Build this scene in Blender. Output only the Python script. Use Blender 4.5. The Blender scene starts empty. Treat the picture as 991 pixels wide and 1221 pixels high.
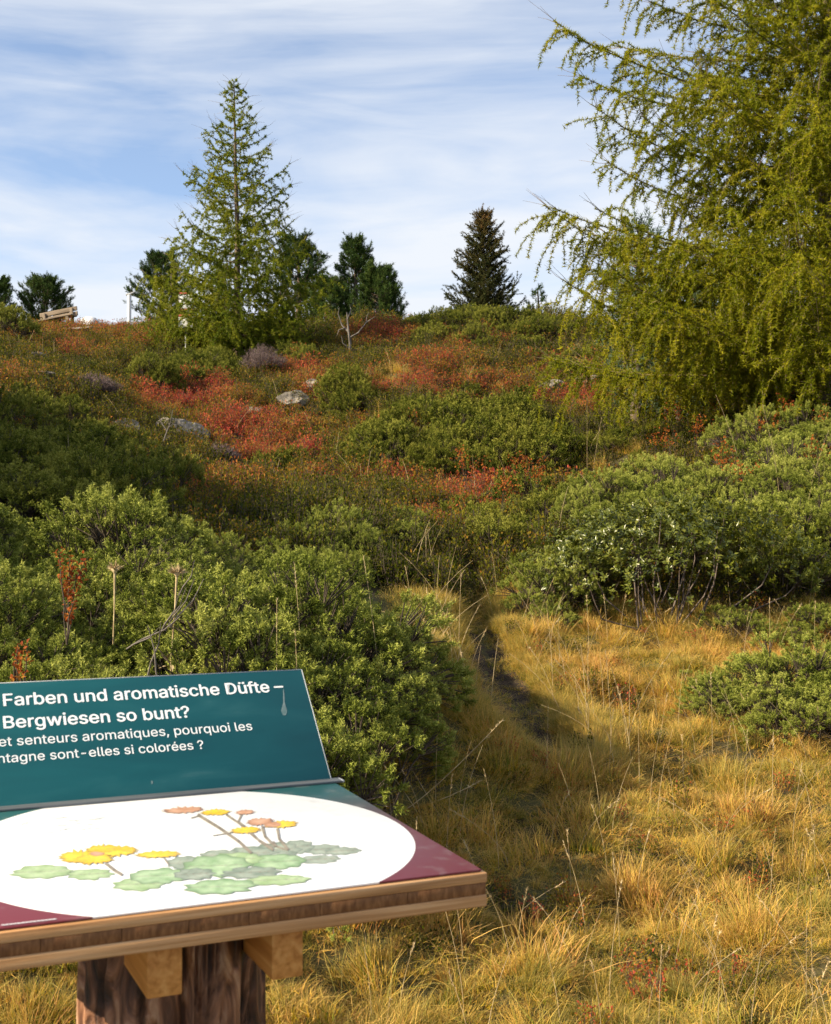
import bpy, bmesh, math, random
import numpy as np
from mathutils import Vector, Matrix, Euler

random.seed(4)
R = np.random.default_rng(11)
PI = math.pi
scn = bpy.context.scene
COL = scn.collection

# ------------------------------------------------------------------ camera, sky, sun, exposure
FPX, CX, CY = 1500.0, 495.5, 610.5          # focal length and centre in photograph pixels (991 x 1221)
EYE = np.array([0.0, 0.0, 1.55])
PIT = math.radians(1.25)
cam = bpy.data.cameras.new('camera')
cam_o = bpy.data.objects.new('camera', cam)
COL.objects.link(cam_o)
cam.sensor_fit = 'VERTICAL'
cam.sensor_height = 36.0
cam.lens = 36.0 * FPX / 1221.0
cam.clip_start, cam.clip_end = 0.05, 3000.0
cam_o.location = EYE
cam_o.rotation_euler = (PI / 2 + PIT, 0, 0)
cam.dof.use_dof = True
cam.dof.focus_distance = 6.5
cam.dof.aperture_fstop = 14.0
scn.camera = cam_o

SUN_EL, SUN_AZ = math.radians(30), math.radians(-112)     # azimuth from +Y, clockwise positive; the sun stands to the left
sdir = Vector((math.sin(SUN_AZ) * math.cos(SUN_EL), math.cos(SUN_AZ) * math.cos(SUN_EL), math.sin(SUN_EL)))
sun = bpy.data.lights.new('sun', 'SUN')
sun.energy, sun.angle, sun.color = 5.0, math.radians(0.55), (1.0, 0.85, 0.60)
sun_o = bpy.data.objects.new('sun', sun)
COL.objects.link(sun_o)
sun_o.rotation_euler = sdir.to_track_quat('Z', 'Y').to_euler()
sun_o.location = (-20, -5, 20)

world = bpy.data.worlds.new('World')
scn.world = world
world.use_nodes = True
wn, wl = world.node_tree.nodes, world.node_tree.links
wn.clear()
w_out = wn.new('ShaderNodeOutputWorld')
w_mix = wn.new('ShaderNodeMixShader')
w_sky = wn.new('ShaderNodeTexSky')
w_sky.sky_type = 'NISHITA'
w_sky.sun_disc = False
w_sky.sun_elevation = SUN_EL
w_sky.sun_rotation = SUN_AZ
w_sky.altitude = 2000
w_sky.air_density, w_sky.dust_density, w_sky.ozone_density = 1.0, 0.4, 1.2
w_bg = wn.new('ShaderNodeBackground')
w_bg.inputs['Strength'].default_value = 0.102
w_cl = wn.new('ShaderNodeBackground')
w_cl.inputs['Color'].default_value = (0.90, 0.94, 1.0, 1)
w_cl.inputs['Strength'].default_value = 0.46
w_tc = wn.new('ShaderNodeTexCoord')
w_map = wn.new('ShaderNodeMapping')
w_map.inputs['Rotation'].default_value = (0, math.radians(-5), 0)
w_map.inputs['Scale'].default_value = (1.5, 1.5, 9.0)
w_map.inputs['Location'].default_value = (3.1, 0.4, 1.3)
w_n1 = wn.new('ShaderNodeTexNoise')
w_n1.inputs['Scale'].default_value = 1.15
w_n1.inputs['Detail'].default_value = 7
w_n1.inputs['Roughness'].default_value = 0.55
w_n1.inputs['Distortion'].default_value = 0.5
w_n2 = wn.new('ShaderNodeTexNoise')
w_n2.inputs['Scale'].default_value = 4.2
w_n2.inputs['Detail'].default_value = 6
w_n2.inputs['Distortion'].default_value = 0.8
w_add = wn.new('ShaderNodeMath')
w_add.operation = 'MULTIPLY_ADD'
w_add.inputs[1].default_value = 0.28
w_r = wn.new('ShaderNodeMapRange')
w_r.inputs['From Min'].default_value = 0.50
w_r.inputs['From Max'].default_value = 0.80
w_r.inputs['To Min'].default_value = 0.12
w_r.inputs['To Max'].default_value = 0.96
wl.new(w_tc.outputs['Generated'], w_map.inputs['Vector'])
wl.new(w_map.outputs[0], w_n1.inputs['Vector'])
wl.new(w_map.outputs[0], w_n2.inputs['Vector'])
wl.new(w_n2.outputs['Fac'], w_add.inputs[0])
wl.new(w_n1.outputs['Fac'], w_add.inputs[2])
w_sep = wn.new('ShaderNodeSeparateXYZ')
wl.new(w_tc.outputs['Generated'], w_sep.inputs[0])
w_hz = wn.new('ShaderNodeMapRange')
w_hz.inputs['From Min'].default_value, w_hz.inputs['From Max'].default_value = 0.12, 0.34
w_hz.inputs['To Min'].default_value, w_hz.inputs['To Max'].default_value = 0.10, 0.0
wl.new(w_sep.outputs[2], w_hz.inputs['Value'])
w_a2 = wn.new('ShaderNodeMath')
w_a2.operation = 'ADD'
wl.new(w_add.outputs[0], w_a2.inputs[0])
wl.new(w_hz.outputs[0], w_a2.inputs[1])
wl.new(w_a2.outputs[0], w_r.inputs['Value'])
wl.new(w_sky.outputs[0], w_bg.inputs['Color'])
wl.new(w_r.outputs[0], w_mix.inputs[0])
wl.new(w_bg.outputs[0], w_mix.inputs[1])
wl.new(w_cl.outputs[0], w_mix.inputs[2])
wl.new(w_mix.outputs[0], w_out.inputs['Surface'])

scn.view_settings.view_transform = 'Standard'
scn.view_settings.look = 'None'
scn.view_settings.exposure = 1.12
scn.view_settings.gamma = 1.0
scn.view_settings.use_curve_mapping = False
scn.render.engine = 'CYCLES'
cy = scn.cycles
cy.max_bounces, cy.diffuse_bounces, cy.glossy_bounces, cy.transmission_bounces = 4, 2, 2, 2
cy.sample_clamp_indirect = 4.0
cy.use_denoising = True
cy.use_adaptive_sampling = True
cy.adaptive_threshold = 0.02

# ------------------------------------------------------------------ helpers
def ray(px, py):
    a, b = (px - CX) / FPX, (CY - py) / FPX
    return np.array([a, math.cos(PIT) - b * math.sin(PIT), math.sin(PIT) + b * math.cos(PIT)])

def P(px, py, d):
    """a point at distance d (metres in front of the lens) in the direction the photograph shows it"""
    r = ray(px, py)
    return EYE + r * (d / r[1])

def proj(p):
    p = np.asarray(p, float) - EYE
    c, s = math.cos(PIT), math.sin(PIT)
    d = np.maximum(p[..., 1] * c + p[..., 2] * s, 1e-3)
    u = -p[..., 1] * s + p[..., 2] * c
    return CX + FPX * p[..., 0] / d, CY - FPX * u / d, d

def nrm(v):
    return v / np.maximum(np.linalg.norm(v, axis=-1, keepdims=True), 1e-9)

def hash2(i, j, k=0):
    n = (i.astype(np.int64) * 374761393 + j.astype(np.int64) * 668265263 + k * 2147483647) & 0xffffffff
    n = ((n ^ (n >> 13)) * 1274126177) & 0xffffffff
    return ((n ^ (n >> 16)) & 0xffffff) / float(0xffffff)

def vnoise(x, y, k=0):
    x, y = np.asarray(x, float), np.asarray(y, float)
    i, j = np.floor(x), np.floor(y)
    u, v = x - i, y - j
    u, v = u * u * (3 - 2 * u), v * v * (3 - 2 * v)
    a, b = hash2(i, j, k), hash2(i + 1, j, k)
    c, d = hash2(i, j + 1, k), hash2(i + 1, j + 1, k)
    return (a * (1 - u) + b * u) * (1 - v) + (c * (1 - u) + d * u) * v

def fbm(x, y, o=4, k=0):
    s, a, t = 0.0, 0.5, 0.0
    for q in range(o):
        s = s + a * vnoise(x * 2 ** q + 17.3 * q, y * 2 ** q - 9.1 * q, k + q)
        t += a
        a *= 0.5
    return s / t

class MB:
    """collects triangles and quads into one mesh, with two float attributes per vertex (rnd, tt)"""
    def __init__(self):
        self.V, self.A, self.T, self.F3, self.F4, self.M3, self.M4, self.n = [], [], [], [], [], [], [], 0
    def add(self, v, f, rnd=0.5, tt=0.5, mi=0):
        v = np.asarray(v, np.float64).reshape(-1, 3)
        f = np.asarray(f, np.int64)
        m = len(v)
        self.V.append(v)
        self.A.append(np.broadcast_to(np.asarray(rnd, float), (m,)))
        self.T.append(np.broadcast_to(np.asarray(tt, float), (m,)))
        if f.shape[1] == 3:
            self.F3.append(f + self.n); self.M3.append(np.full(len(f), mi))
        else:
            self.F4.append(f + self.n); self.M4.append(np.full(len(f), mi))
        self.n += m
    def needles(self, p, d, L, W, rnd, mi=0):
        n = len(p)
        s = nrm(np.cross(d, R.normal(size=(n, 3))))
        L, W = np.broadcast_to(L, (n,))[:, None], np.broadcast_to(W, (n,))[:, None]
        v = np.stack([p - s * W / 2, p + s * W / 2, p + d * L], 1)
        f = np.arange(n * 3).reshape(n, 3)
        self.add(v, f, np.repeat(np.broadcast_to(rnd, (n,)), 3), np.tile([0., 0., 1.], n), mi)
    def leaves(self, p, d, up, L, W, rnd, mi=0, fold=0.25):
        """pointed oval leaves, folded along the midrib: base, two sides, tip and a midrib point"""
        n = len(p)
        s = nrm(np.cross(d, up))
        u = np.cross(s, d)
        L, W = np.broadcast_to(L, (n,))[:, None], np.broadcast_to(W, (n,))[:, None]
        v = np.stack([p, p + d * L * .5 + s * W / 2 + u * W * fold, p + d * L * .5, p + d * L * .5 - s * W / 2 + u * W * fold,
                      p + d * L - u * L * .1], 1)
        b = np.arange(n)[:, None] * 5
        f = np.concatenate([b + [0, 2, 1], b + [0, 3, 2], b + [2, 4, 1], b + [3, 4, 2]])
        self.add(v, f, np.repeat(np.broadcast_to(rnd, (n,)), 5), np.tile([0., .5, .5, .5, 1.], n), mi)
    def tube(self, pts, rad, sides=5, rnd=0.5, mi=0, cap=False):
        pts = np.asarray(pts, float)
        k = len(pts)
        rad = np.broadcast_to(rad, (k,))
        t = nrm(np.gradient(pts, axis=0))
        ref = np.array([0, 0, 1.0]) if abs(t[0, 2]) < .9 else np.array([1.0, 0, 0])
        a = nrm(np.cross(t, ref))
        b = np.cross(t, a)
        th = np.arange(sides) * 2 * PI / sides
        ring = pts[:, None] + rad[:, None, None] * (np.cos(th)[None, :, None] * a[:, None] + np.sin(th)[None, :, None] * b[:, None])
        i = np.arange(k - 1)[:, None] * sides
        j = np.arange(sides)[None]
        f = np.stack([i + j, i + (j + 1) % sides, i + sides + (j + 1) % sides, i + sides + j], -1).reshape(-1, 4)
        self.add(ring.reshape(-1, 3), f, rnd, np.repeat(np.linspace(0, 1, k), sides), mi)
        if cap:
            for e in (0, k - 1):
                m = sides
                v = np.concatenate([ring[e], pts[e:e + 1]])
                q = np.array([[x, (x + 1) % m, m] if e else [(x + 1) % m, x, m] for x in range(m)])
                self.add(v, q, rnd, 1.0 if e else 0.0, mi)
    def box(self, x0, x1, y0, y1, z0, z1, rnd=0.5, mi=0):
        v = [(x, y, z) for z in (z0, z1) for y in (y0, y1) for x in (x0, x1)]
        f = [(0, 2, 3, 1), (4, 5, 7, 6), (0, 1, 5, 4), (2, 6, 7, 3), (0, 4, 6, 2), (1, 3, 7, 5)]
        self.add(v, f, rnd, .5, mi)
    def mesh(self, name, mats, smooth=False):
        me = bpy.data.meshes.new(name)
        V = np.concatenate(self.V)
        me.vertices.add(len(V))
        me.vertices.foreach_set('co', V.astype(np.float32).ravel())
        F3 = np.concatenate(self.F3) if self.F3 else np.zeros((0, 3), int)
        F4 = np.concatenate(self.F4) if self.F4 else np.zeros((0, 4), int)
        me.loops.add(F3.size + F4.size)
        me.loops.foreach_set('vertex_index', np.concatenate([F3.ravel(), F4.ravel()]).astype(np.int32))
        me.polygons.add(len(F3) + len(F4))
        st = np.concatenate([np.arange(len(F3)) * 3, F3.size + np.arange(len(F4)) * 4])
        me.polygons.foreach_set('loop_start', st.astype(np.int32))
        mi = np.concatenate(([np.concatenate(self.M3)] if self.M3 else []) + ([np.concatenate(self.M4)] if self.M4 else []))
        for m in (mats if isinstance(mats, (list, tuple)) else [mats]):
            me.materials.append(m)
        me.polygons.foreach_set('material_index', mi.astype(np.int32))
        for nm, arr in (('rnd', self.A), ('tt', self.T)):
            at = me.attributes.new(nm, 'FLOAT', 'POINT')
            at.data.foreach_set('value', np.concatenate(arr).astype(np.float32))
        me.update(calc_edges=True)
        if smooth:
            me.polygons.foreach_set('use_smooth', np.ones(len(me.polygons), bool))
        return me
    def build(self, name, mats, parent=None, smooth=False):
        return link(name, self.mesh(name, mats, smooth), parent)

def link(name, data, parent=None, loc=None, rot=None, scale=None):
    o = bpy.data.objects.new(name, data)
    COL.objects.link(o)
    if parent is not None:
        o.parent = parent
    if loc is not None:
        o.location = tuple(float(c) for c in loc)
    if rot is not None:
        o.rotation_euler = rot
    if scale is not None:
        o.scale = (scale,) * 3 if np.isscalar(scale) else tuple(float(c) for c in scale)
    return o

def tag(o, label, cat, group=None, kind=None):
    o['label'], o['category'] = label, cat
    if group: o['group'] = group
    if kind: o['kind'] = kind
    return o

def thing(name, label, cat, loc, rotz=0.0, group=None):
    return tag(link(name, None, None, loc, (0, 0, rotz)), label, cat, group)

def bevel(o, w=.003, seg=2):
    m = o.modifiers.new('bevel', 'BEVEL')
    m.width, m.segments, m.limit_method = w, seg, 'ANGLE'
    return o

# ------------------------------------------------------------------ materials
def new_mat(name):
    m = bpy.data.materials.new(name)
    m.use_nodes = True
    nt = m.node_tree
    nt.nodes.clear()
    out = nt.nodes.new('ShaderNodeOutputMaterial')
    return m, nt.nodes, nt.links, out

def ramp(n, cols, interp='LINEAR'):
    r = n.new('ShaderNodeValToRGB')
    r.color_ramp.interpolation = interp
    el = r.color_ramp.elements
    while len(el) < len(cols):
        el.new(0.5)
    for e, (p, c) in zip(el, cols):
        e.position = p
        e.color = (*c, 1)
    return r

def math_node(n, l, op, a, b=None, c=None, clamp=False):
    m = n.new('ShaderNodeMath')
    m.operation = op
    m.use_clamp = clamp
    for i, x in enumerate((a, b, c)):
        if x is None: continue
        if isinstance(x, (int, float)): m.inputs[i].default_value = x
        else: l.new(x, m.inputs[i])
    return m.outputs[0]

def foliage(name, cols, transl=0.28, rough=0.6, spec=0.06, kr=0.5, kn=0.35, ks=1.3, ko=0.15, inst=0.0, tip=None, tipw=0.0, bias=0.0):
    """leaf material: colour from a ramp driven by per-leaf chance, patch noise, object chance and (for instances) a tint"""
    m, n, l, out = new_mat(name)
    at = n.new('ShaderNodeAttribute'); at.attribute_name = 'rnd'
    geo = n.new('ShaderNodeNewGeometry')
    ns = n.new('ShaderNodeTexNoise'); ns.inputs['Scale'].default_value = ks; ns.inputs['Detail'].default_value = 3
    l.new(geo.outputs['Position'], ns.inputs['Vector'])
    oi = n.new('ShaderNodeObjectInfo')
    f = math_node(n, l, 'MULTIPLY', at.outputs['Fac'], kr)
    q = math_node(n, l, 'MULTIPLY_ADD', ns.outputs['Fac'], kn * 2, -kn * .5)
    f = math_node(n, l, 'ADD', f, q)
    f = math_node(n, l, 'MULTIPLY_ADD', oi.outputs['Random'], ko, f)
    if inst:
        it = n.new('ShaderNodeAttribute'); it.attribute_type = 'INSTANCER'; it.attribute_name = 'tint'
        f = math_node(n, l, 'MULTIPLY_ADD', it.outputs['Fac'], inst, f)
    if bias: f = math_node(n, l, 'ADD', f, bias)
    rp = ramp(n, cols)
    l.new(f, rp.inputs[0])
    col = rp.outputs[0]
    if tip:
        tt = n.new('ShaderNodeAttribute'); tt.attribute_name = 'tt'
        mx = n.new('ShaderNodeMix'); mx.data_type = 'RGBA'
        w = math_node(n, l, 'POWER', tt.outputs['Fac'], 1.6)
        w = math_node(n, l, 'MULTIPLY', w, tipw)
        l.new(w, mx.inputs[0]); l.new(col, mx.inputs[6]); mx.inputs[7].default_value = (*tip, 1)
        col = mx.outputs[2]
    bs = n.new('ShaderNodeBsdfPrincipled')
    bs.inputs['Roughness'].default_value = rough
    bs.inputs['Specular IOR Level'].default_value = spec
    l.new(col, bs.inputs['Base Color'])
    tr = n.new('ShaderNodeBsdfTranslucent')
    l.new(col, tr.inputs['Color'])
    mx = n.new('ShaderNodeMixShader'); mx.inputs[0].default_value = transl
    l.new(bs.outputs[0], mx.inputs[1]); l.new(tr.outputs[0], mx.inputs[2])
    l.new(mx.outputs[0], out.inputs[0])
    return m

def surface(name, cols, scale=6, detail=6, rough=0.8, spec=0.3, bump=0.0, bscale=None, stretch=(1, 1, 1), coord='Object', dist=0.0, rrough=None, bdist=0.02):
    m, n, l, out = new_mat(name)
    tc = n.new('ShaderNodeTexCoord')
    mp = n.new('ShaderNodeMapping'); mp.inputs['Scale'].default_value = stretch
    l.new(tc.outputs[coord], mp.inputs[0])
    ns = n.new('ShaderNodeTexNoise'); ns.inputs['Scale'].default_value = scale; ns.inputs['Detail'].default_value = detail
    ns.inputs['Distortion'].default_value = dist
    l.new(mp.outputs[0], ns.inputs['Vector'])
    rp = ramp(n, cols); l.new(ns.outputs['Fac'], rp.inputs[0])
    bs = n.new('ShaderNodeBsdfPrincipled')
    bs.inputs['Roughness'].default_value = rough
    bs.inputs['Specular IOR Level'].default_value = spec
    l.new(rp.outputs[0], bs.inputs['Base Color'])
    if bump:
        b2 = n.new('ShaderNodeTexNoise'); b2.inputs['Scale'].default_value = bscale or scale * 3; b2.inputs['Detail'].default_value = 8
        l.new(mp.outputs[0], b2.inputs['Vector'])
        bp = n.new('ShaderNodeBump'); bp.inputs['Strength'].default_value = bump; bp.inputs['Distance'].default_value = bdist
        l.new(b2.outputs['Fac'], bp.inputs['Height']); l.new(bp.outputs[0], bs.inputs['Normal'])
    l.new(bs.outputs[0], out.inputs[0])
    return m

M = {}
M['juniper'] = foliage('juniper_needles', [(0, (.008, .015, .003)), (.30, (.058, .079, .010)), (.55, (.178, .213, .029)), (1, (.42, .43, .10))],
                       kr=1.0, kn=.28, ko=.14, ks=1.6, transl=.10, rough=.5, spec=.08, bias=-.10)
M['juniper_far'] = foliage('juniper_needles_far', [(0, (.008, .015, .003)), (.32, (.042, .060, .007)), (.62, (.115, .135, .016)), (1, (.29, .28, .05))],
                           kr=1.0, kn=.28, ko=.14, ks=.9, transl=.10, bias=-.08)
M['bark'] = surface('twig_bark', [(.3, (.035, .026, .018)), (.7, (.11, .085, .065))], 30, rough=.9)
M['rhodo'] = foliage('rhododendron_leaves', [(0, (.020, .034, .003)), (.45, (.090, .108, .009)), (.8, (.19, .19, .020)), (1, (.33, .30, .05))],
                     transl=.18, rough=.33, spec=.5, kr=.7, kn=.2, ks=4)
M['rhodo_stem'] = surface('rhododendron_stem', [(.3, (.07, .05, .04)), (.7, (.20, .16, .135))], 25, rough=.85)
M['larch'] = foliage('larch_needles', [(0, (.075, .105, .005)), (.4, (.205, .225, .010)), (.75, (.36, .325, .018)), (1, (.50, .40, .03))],
                     kr=.6, kn=.3, ks=.9, ko=.05, transl=.45)
M['larch_far'] = foliage('larch_needles_far', [(0, (.06, .105, .008)), (.4, (.17, .205, .016)), (.75, (.29, .29, .024)), (1, (.42, .36, .04))],
                         kr=.6, kn=.3, ks=.5, ko=.05, transl=.45)
M['pine'] = foliage('pine_needles', [(0, (.012, .030, .008)), (.5, (.045, .080, .018)), (1, (.13, .165, .035))], kr=.6, kn=.3, ks=.8, transl=.15)
M['pine_blue'] = foliage('pine_needles_blue', [(0, (.028, .055, .034)), (.5, (.075, .118, .068)), (1, (.16, .20, .11))], kr=.6, kn=.3, ks=2, transl=.15)
M['spruce'] = foliage('spruce_needles', [(0, (.016, .028, .010)), (.45, (.050, .058, .018)), (.8, (.115, .085, .028)), (1, (.20, .11, .04))], kr=.6, kn=.35, ks=.8, transl=.2)
M['trunk'] = surface('tree_bark', [(.25, (.045, .032, .024)), (.7, (.17, .125, .09))], 9, rough=.95, bump=.6, stretch=(1, 1, .25))
M['larch_twig'] = surface('larch_twig', [(.3, (.07, .05, .03)), (.7, (.26, .19, .12))], 14, rough=.9)
M['grass'] = foliage('grass_blades', [(0, (.055, .100, .005)), (.22, (.155, .185, .009)), (.42, (.34, .265, .015)), (.62, (.56, .33, .032)), (.82, (.66, .42, .11)), (1, (.46, .19, .050))],
                     kr=.78, kn=.05, ks=1.6, ko=.0, inst=.62, transl=.35, rough=.55, spec=.08, tip=(.93, .66, .27), tipw=.50, bias=-.25)
M['bilberry'] = foliage('bilberry_leaves', [(0, (.034, .048, .005)), (.22, (.095, .105, .008)), (.42, (.20, .165, .014)), (.58, (.36, .155, .030)), (.75, (.43, .095, .045)), (1, (.40, .045, .045))],
                        kr=.45, kn=.08, ks=1.5, ko=.0, inst=.72, transl=.38, rough=.5, bias=-.17)
M['straw'] = surface('dry_stalk', [(.3, (.30, .21, .10)), (.7, (.58, .46, .27))], 20, rough=.7)
M['rock'] = surface('granite', [(.28, (.06, .055, .045)), (.45, (.17, .15, .125)), (.60, (.29, .255, .21)), (.75, (.16, .13, .08))], 5, rough=.9, bump=1.0, bscale=9, bdist=.08)
M['deadwood'] = surface('weathered_deadwood', [(.3, (.07, .06, .052)), (.7, (.23, .205, .185))], 12, rough=.9, stretch=(1, 1, .3))
M['heather'] = foliage('dry_heather', [(0, (.075, .052, .052)), (.5, (.16, .115, .11)), (1, (.27, .205, .19))], kr=.7, kn=.2, transl=.15)

# ------------------------------------------------------------------ the terrain
CTRL = []
for a in [(400, 1221, 4.0), (700, 1221, 4.0), (991, 1221, 4.0), (600, 1100, 4.65), (990, 1100, 4.7), (700, 1000, 5.45), (990, 1000, 5.5),
          (590, 985, 5.5), (750, 905, 6.4), (990, 900, 6.5), (850, 810, 7.7), (990, 805, 7.8), (690, 765, 8.5), (900, 748, 9.1), (760, 745, 9.0),
          (625, 868, 6.6), (600, 815, 7.3), (575, 755, 8.4), (562, 705, 9.6),
          (100, 605, 9.5), (300, 625, 9.5), (450, 645, 10), (560, 650, 10.8), (640, 625, 12), (500, 606, 12.5), (400, 592, 13), (300, 580, 13.5),
          (200, 560, 13.2), (100, 535, 13), (0, 500, 13.2), (0, 462, 16), (100, 458, 17), (720, 575, 14.2), (800, 525, 15.5), (500, 535, 16.5), (350, 530, 18),
          (650, 485, 20), (500, 475, 20.5), (330, 472, 22), (200, 508, 19), (200, 462, 22), (100, 432, 23), (0, 428, 23), (600, 432, 24), (450, 424, 25),
          (300, 425, 27), (720, 432, 24), (150, 407, 30), (50, 409, 34), (450, 391, 29), (560, 386, 29), (660, 388, 29), (300, 396, 32), (180, 396, 37),
          (70, 400, 42), (0, 404, 40), (750, 398, 28), (850, 430, 25), (991, 440, 24), (991, 575, 12.3), (880, 605, 11.3), (950, 532, 13.5), (860, 522, 14.5),
          (740, 655, 10.2)]:
    CTRL.append(P(*a))
for a in [(0, 0, -.05), (-.36, 1.87, 0), (2, 1, -.05), (-3, 1, .15), (3, 3, .0), (-2, 3, .35), (0, -6, -.4), (-6, -4, -.1), (6, -4, -.6), (-1, 3.4, .28),
          (-.65, 5.0, .66), (-1.6, 5, .84), (-1.6, 6.5, 1.12), (-2.6, 5.6, 1.05), (-.45, 6.4, .86), (-.3, 5.0, .50), (-.1, 4.4, .25), (-5, 6, 1.6), (-7, 12, 3.2), (-9, 20, 5.2),
          (-.25, 7.6, 1.12), (-.25, 6.0, .98), (.02, 6.1, .86), (.06, 6.9, .98), (-.1, 5.4, .62), (8, 8, .9), (8, 14, 2.9), (12, 24, 5.3), (12, 4, -.2), (-12, 4, 1.5), (-16, 30, 7.3), (-20, 44, 8.6),
          (0, 36, 6.5), (8, 36, 6.2), (-8, 46, 8.1), (-2, 44, 6.8), (-13, 50, 8.7), (5, 46, 5.6), (-12, 62, 7.6), (8, 62, 3.5), (-30, 60, 7.5), (25, 50, 5.0), (-28, 20, 5.5), (28, 20, 3.8), (25, -10, -2.0), (-25, -10, .5), (0, -30, -3.0)]:
    CTRL.append(np.array(a, float))
CTRL = np.array(CTRL)
_n = len(CTRL)
_d = np.linalg.norm(CTRL[:, None, :2] - CTRL[None, :, :2], axis=-1)
_A = np.zeros((_n + 3, _n + 3))
_A[:_n, :_n] = -_d + np.eye(_n) * .08
_A[:_n, _n:] = np.c_[np.ones(_n), CTRL[:, :2]]
_A[_n:, :_n] = _A[:_n, _n:].T
_W = np.linalg.solve(_A, np.r_[CTRL[:, 2], 0, 0, 0])

PATH = np.array([P(668, 885, 6.25), P(640, 872, 6.5), P(612, 842, 6.95), P(590, 800, 7.6), P(577, 762, 8.3), P(563, 725, 9.1), P(560, 700, 9.7)])
PATHW = np.array([.06, .17, .20, .14, .10, .08, .07])

def path_dist(x, y):
    best = np.full(np.shape(x), 9e9)
    for (a, b), w in zip(zip(PATH[:-1], PATH[1:]), PATHW):
        ab = b[:2] - a[:2]
        t = np.clip(((x - a[0]) * ab[0] + (y - a[1]) * ab[1]) / (ab @ ab), 0, 1)
        best = np.minimum(best, np.hypot(x - a[0] - t * ab[0], y - a[1] - t * ab[1]) / w)
    return best

def h(x, y):
    x, y = np.asarray(x, float), np.asarray(y, float)
    sh = x.shape
    xf, yf = x.ravel(), y.ravel()
    z = np.empty_like(xf)
    for i in range(0, len(xf), 40000):
        s = slice(i, i + 40000)
        d = np.hypot(xf[s, None] - CTRL[None, :, 0], yf[s, None] - CTRL[None, :, 1])
        z[s] = -d @ _W[:_n] + _W[_n] + _W[_n + 1] * xf[s] + _W[_n + 2] * yf[s]
    r = np.hypot(xf, yf - 20)
    t = np.clip((r - 45) / 60, 0, 1)
    z = z * (1 - t) + t * np.clip(-6 - (r - 60) * .02, -14, 0)
    near = np.clip((yf - 8) / 8, 0, 1)
    z = z + (fbm(xf * 1.1, yf * 1.1, 4, 3) - .5) * (.10 + .42 * near) + (fbm(xf * 2.4, yf * 2.4, 2, 8) - .5) * .16
    hill = np.clip((yf - 11) / 4, 0, 1) * np.clip((30 - yf) / 6, 0, 1)
    z = z + hill * .75 * (fbm(xf * .42 + 2, yf * .42, 2, 14) - .5)
    z = z - .13 * np.exp(-path_dist(xf, yf) ** 2 * .8)
    return z.reshape(sh)

def h1(x, y):
    return float(h(np.array([x]), np.array([y]))[0])

def G(px, py, d0=2.5, d1=70):
    """where the line of sight through a pixel first meets the ground"""
    r = ray(px, py)
    t = np.concatenate([np.arange(d0, 15, .04), np.arange(15, d1, .1)]) / r[1]
    p = EYE + t[:, None] * r
    below = p[:, 2] < h(p[:, 0], p[:, 1])
    i = int(np.argmax(below)) if below.any() else len(t) - 1
    return np.array([p[i, 0], p[i, 1], h1(p[i, 0], p[i, 1])])

def axis(parts):
    return np.unique(np.round(np.concatenate([np.arange(*a) for a in parts]), 4))
_pos = [(0, 5, .1), (5, 20, .3), (20, 60, 1.0), (60, 700, 40)]
gx = axis(_pos); gx = np.concatenate([-gx[:0:-1], gx])
gy = axis([(-700, -20, 40), (-20, 2, .5), (2, 12, .08), (12, 35, .2), (35, 70, .6), (70, 800, 40)])
GX, GY = np.meshgrid(gx, gy)
GZ = h(GX, GY)
mb = MB()
nx, ny = len(gx), len(gy)
ii, jj = np.meshgrid(np.arange(nx - 1), np.arange(ny - 1))
q = (jj * nx + ii).ravel()
mb.add(np.stack([GX, GY, GZ], -1), np.stack([q, q + 1, q + nx + 1, q + nx], 1))
M['soil'] = surface('alpine_soil_and_litter', [(.25, (.022, .018, .010)), (.45, (.055, .045, .018)), (.6, (.085, .075, .022)), (.8, (.13, .085, .035))], 2.2, detail=10, rough=.95, bump=.7, bscale=26, coord='Object')
ground = mb.build('ground', M['soil'], smooth=True)
ground['kind'] = 'structure'
ground['label'] = 'sloping alpine hillside soil under grass and dwarf shrubs'

# the bare trodden path, a sheet just above the ground
mb = MB()
tt = np.linspace(0, len(PATH) - 1, 90)
pc = np.stack([np.interp(tt, np.arange(len(PATH)), PATH[:, k]) for k in range(2)], 1)
pw = np.interp(tt, np.arange(len(PATH)), PATHW) * 1.15
tg = nrm(np.gradient(pc, axis=0)); sd = np.stack([tg[:, 1], -tg[:, 0]], 1)
u = np.linspace(-1, 1, 17)
wob = 1 + .35 * (fbm(tt[:, None] * 3 + 0 * u, u[None] * 0 + np.sign(u)[None] * 5, 3, 4) - .5)
PX = pc[:, None] + sd[:, None] * (u[None, :, None] * (pw[:, None] * wob)[..., None])
PZ = h(PX[..., 0], PX[..., 1]) + .006 + (fbm(PX[..., 0] * 14, PX[..., 1] * 14, 3, 5) - .35) * .035 * (1 - u[None] ** 2)
ii, jj = np.meshgrid(np.arange(16), np.arange(89))
q = (jj * 17 + ii).ravel()
mb.add(np.concatenate([PX, PZ[..., None]], -1), np.stack([q, q + 17, q + 18, q + 1], 1))
M['earth'] = surface('trodden_earth', [(.3, (.016, .011, .007)), (.5, (.045, .031, .020)), (.75, (.105, .072, .044))], 11, detail=10, rough=.95, bump=.9, bscale=40)
path = mb.build('path', M['earth'], smooth=True)
path['kind'] = 'structure'
path['label'] = 'narrow trodden earth path climbing between the junipers'

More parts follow.
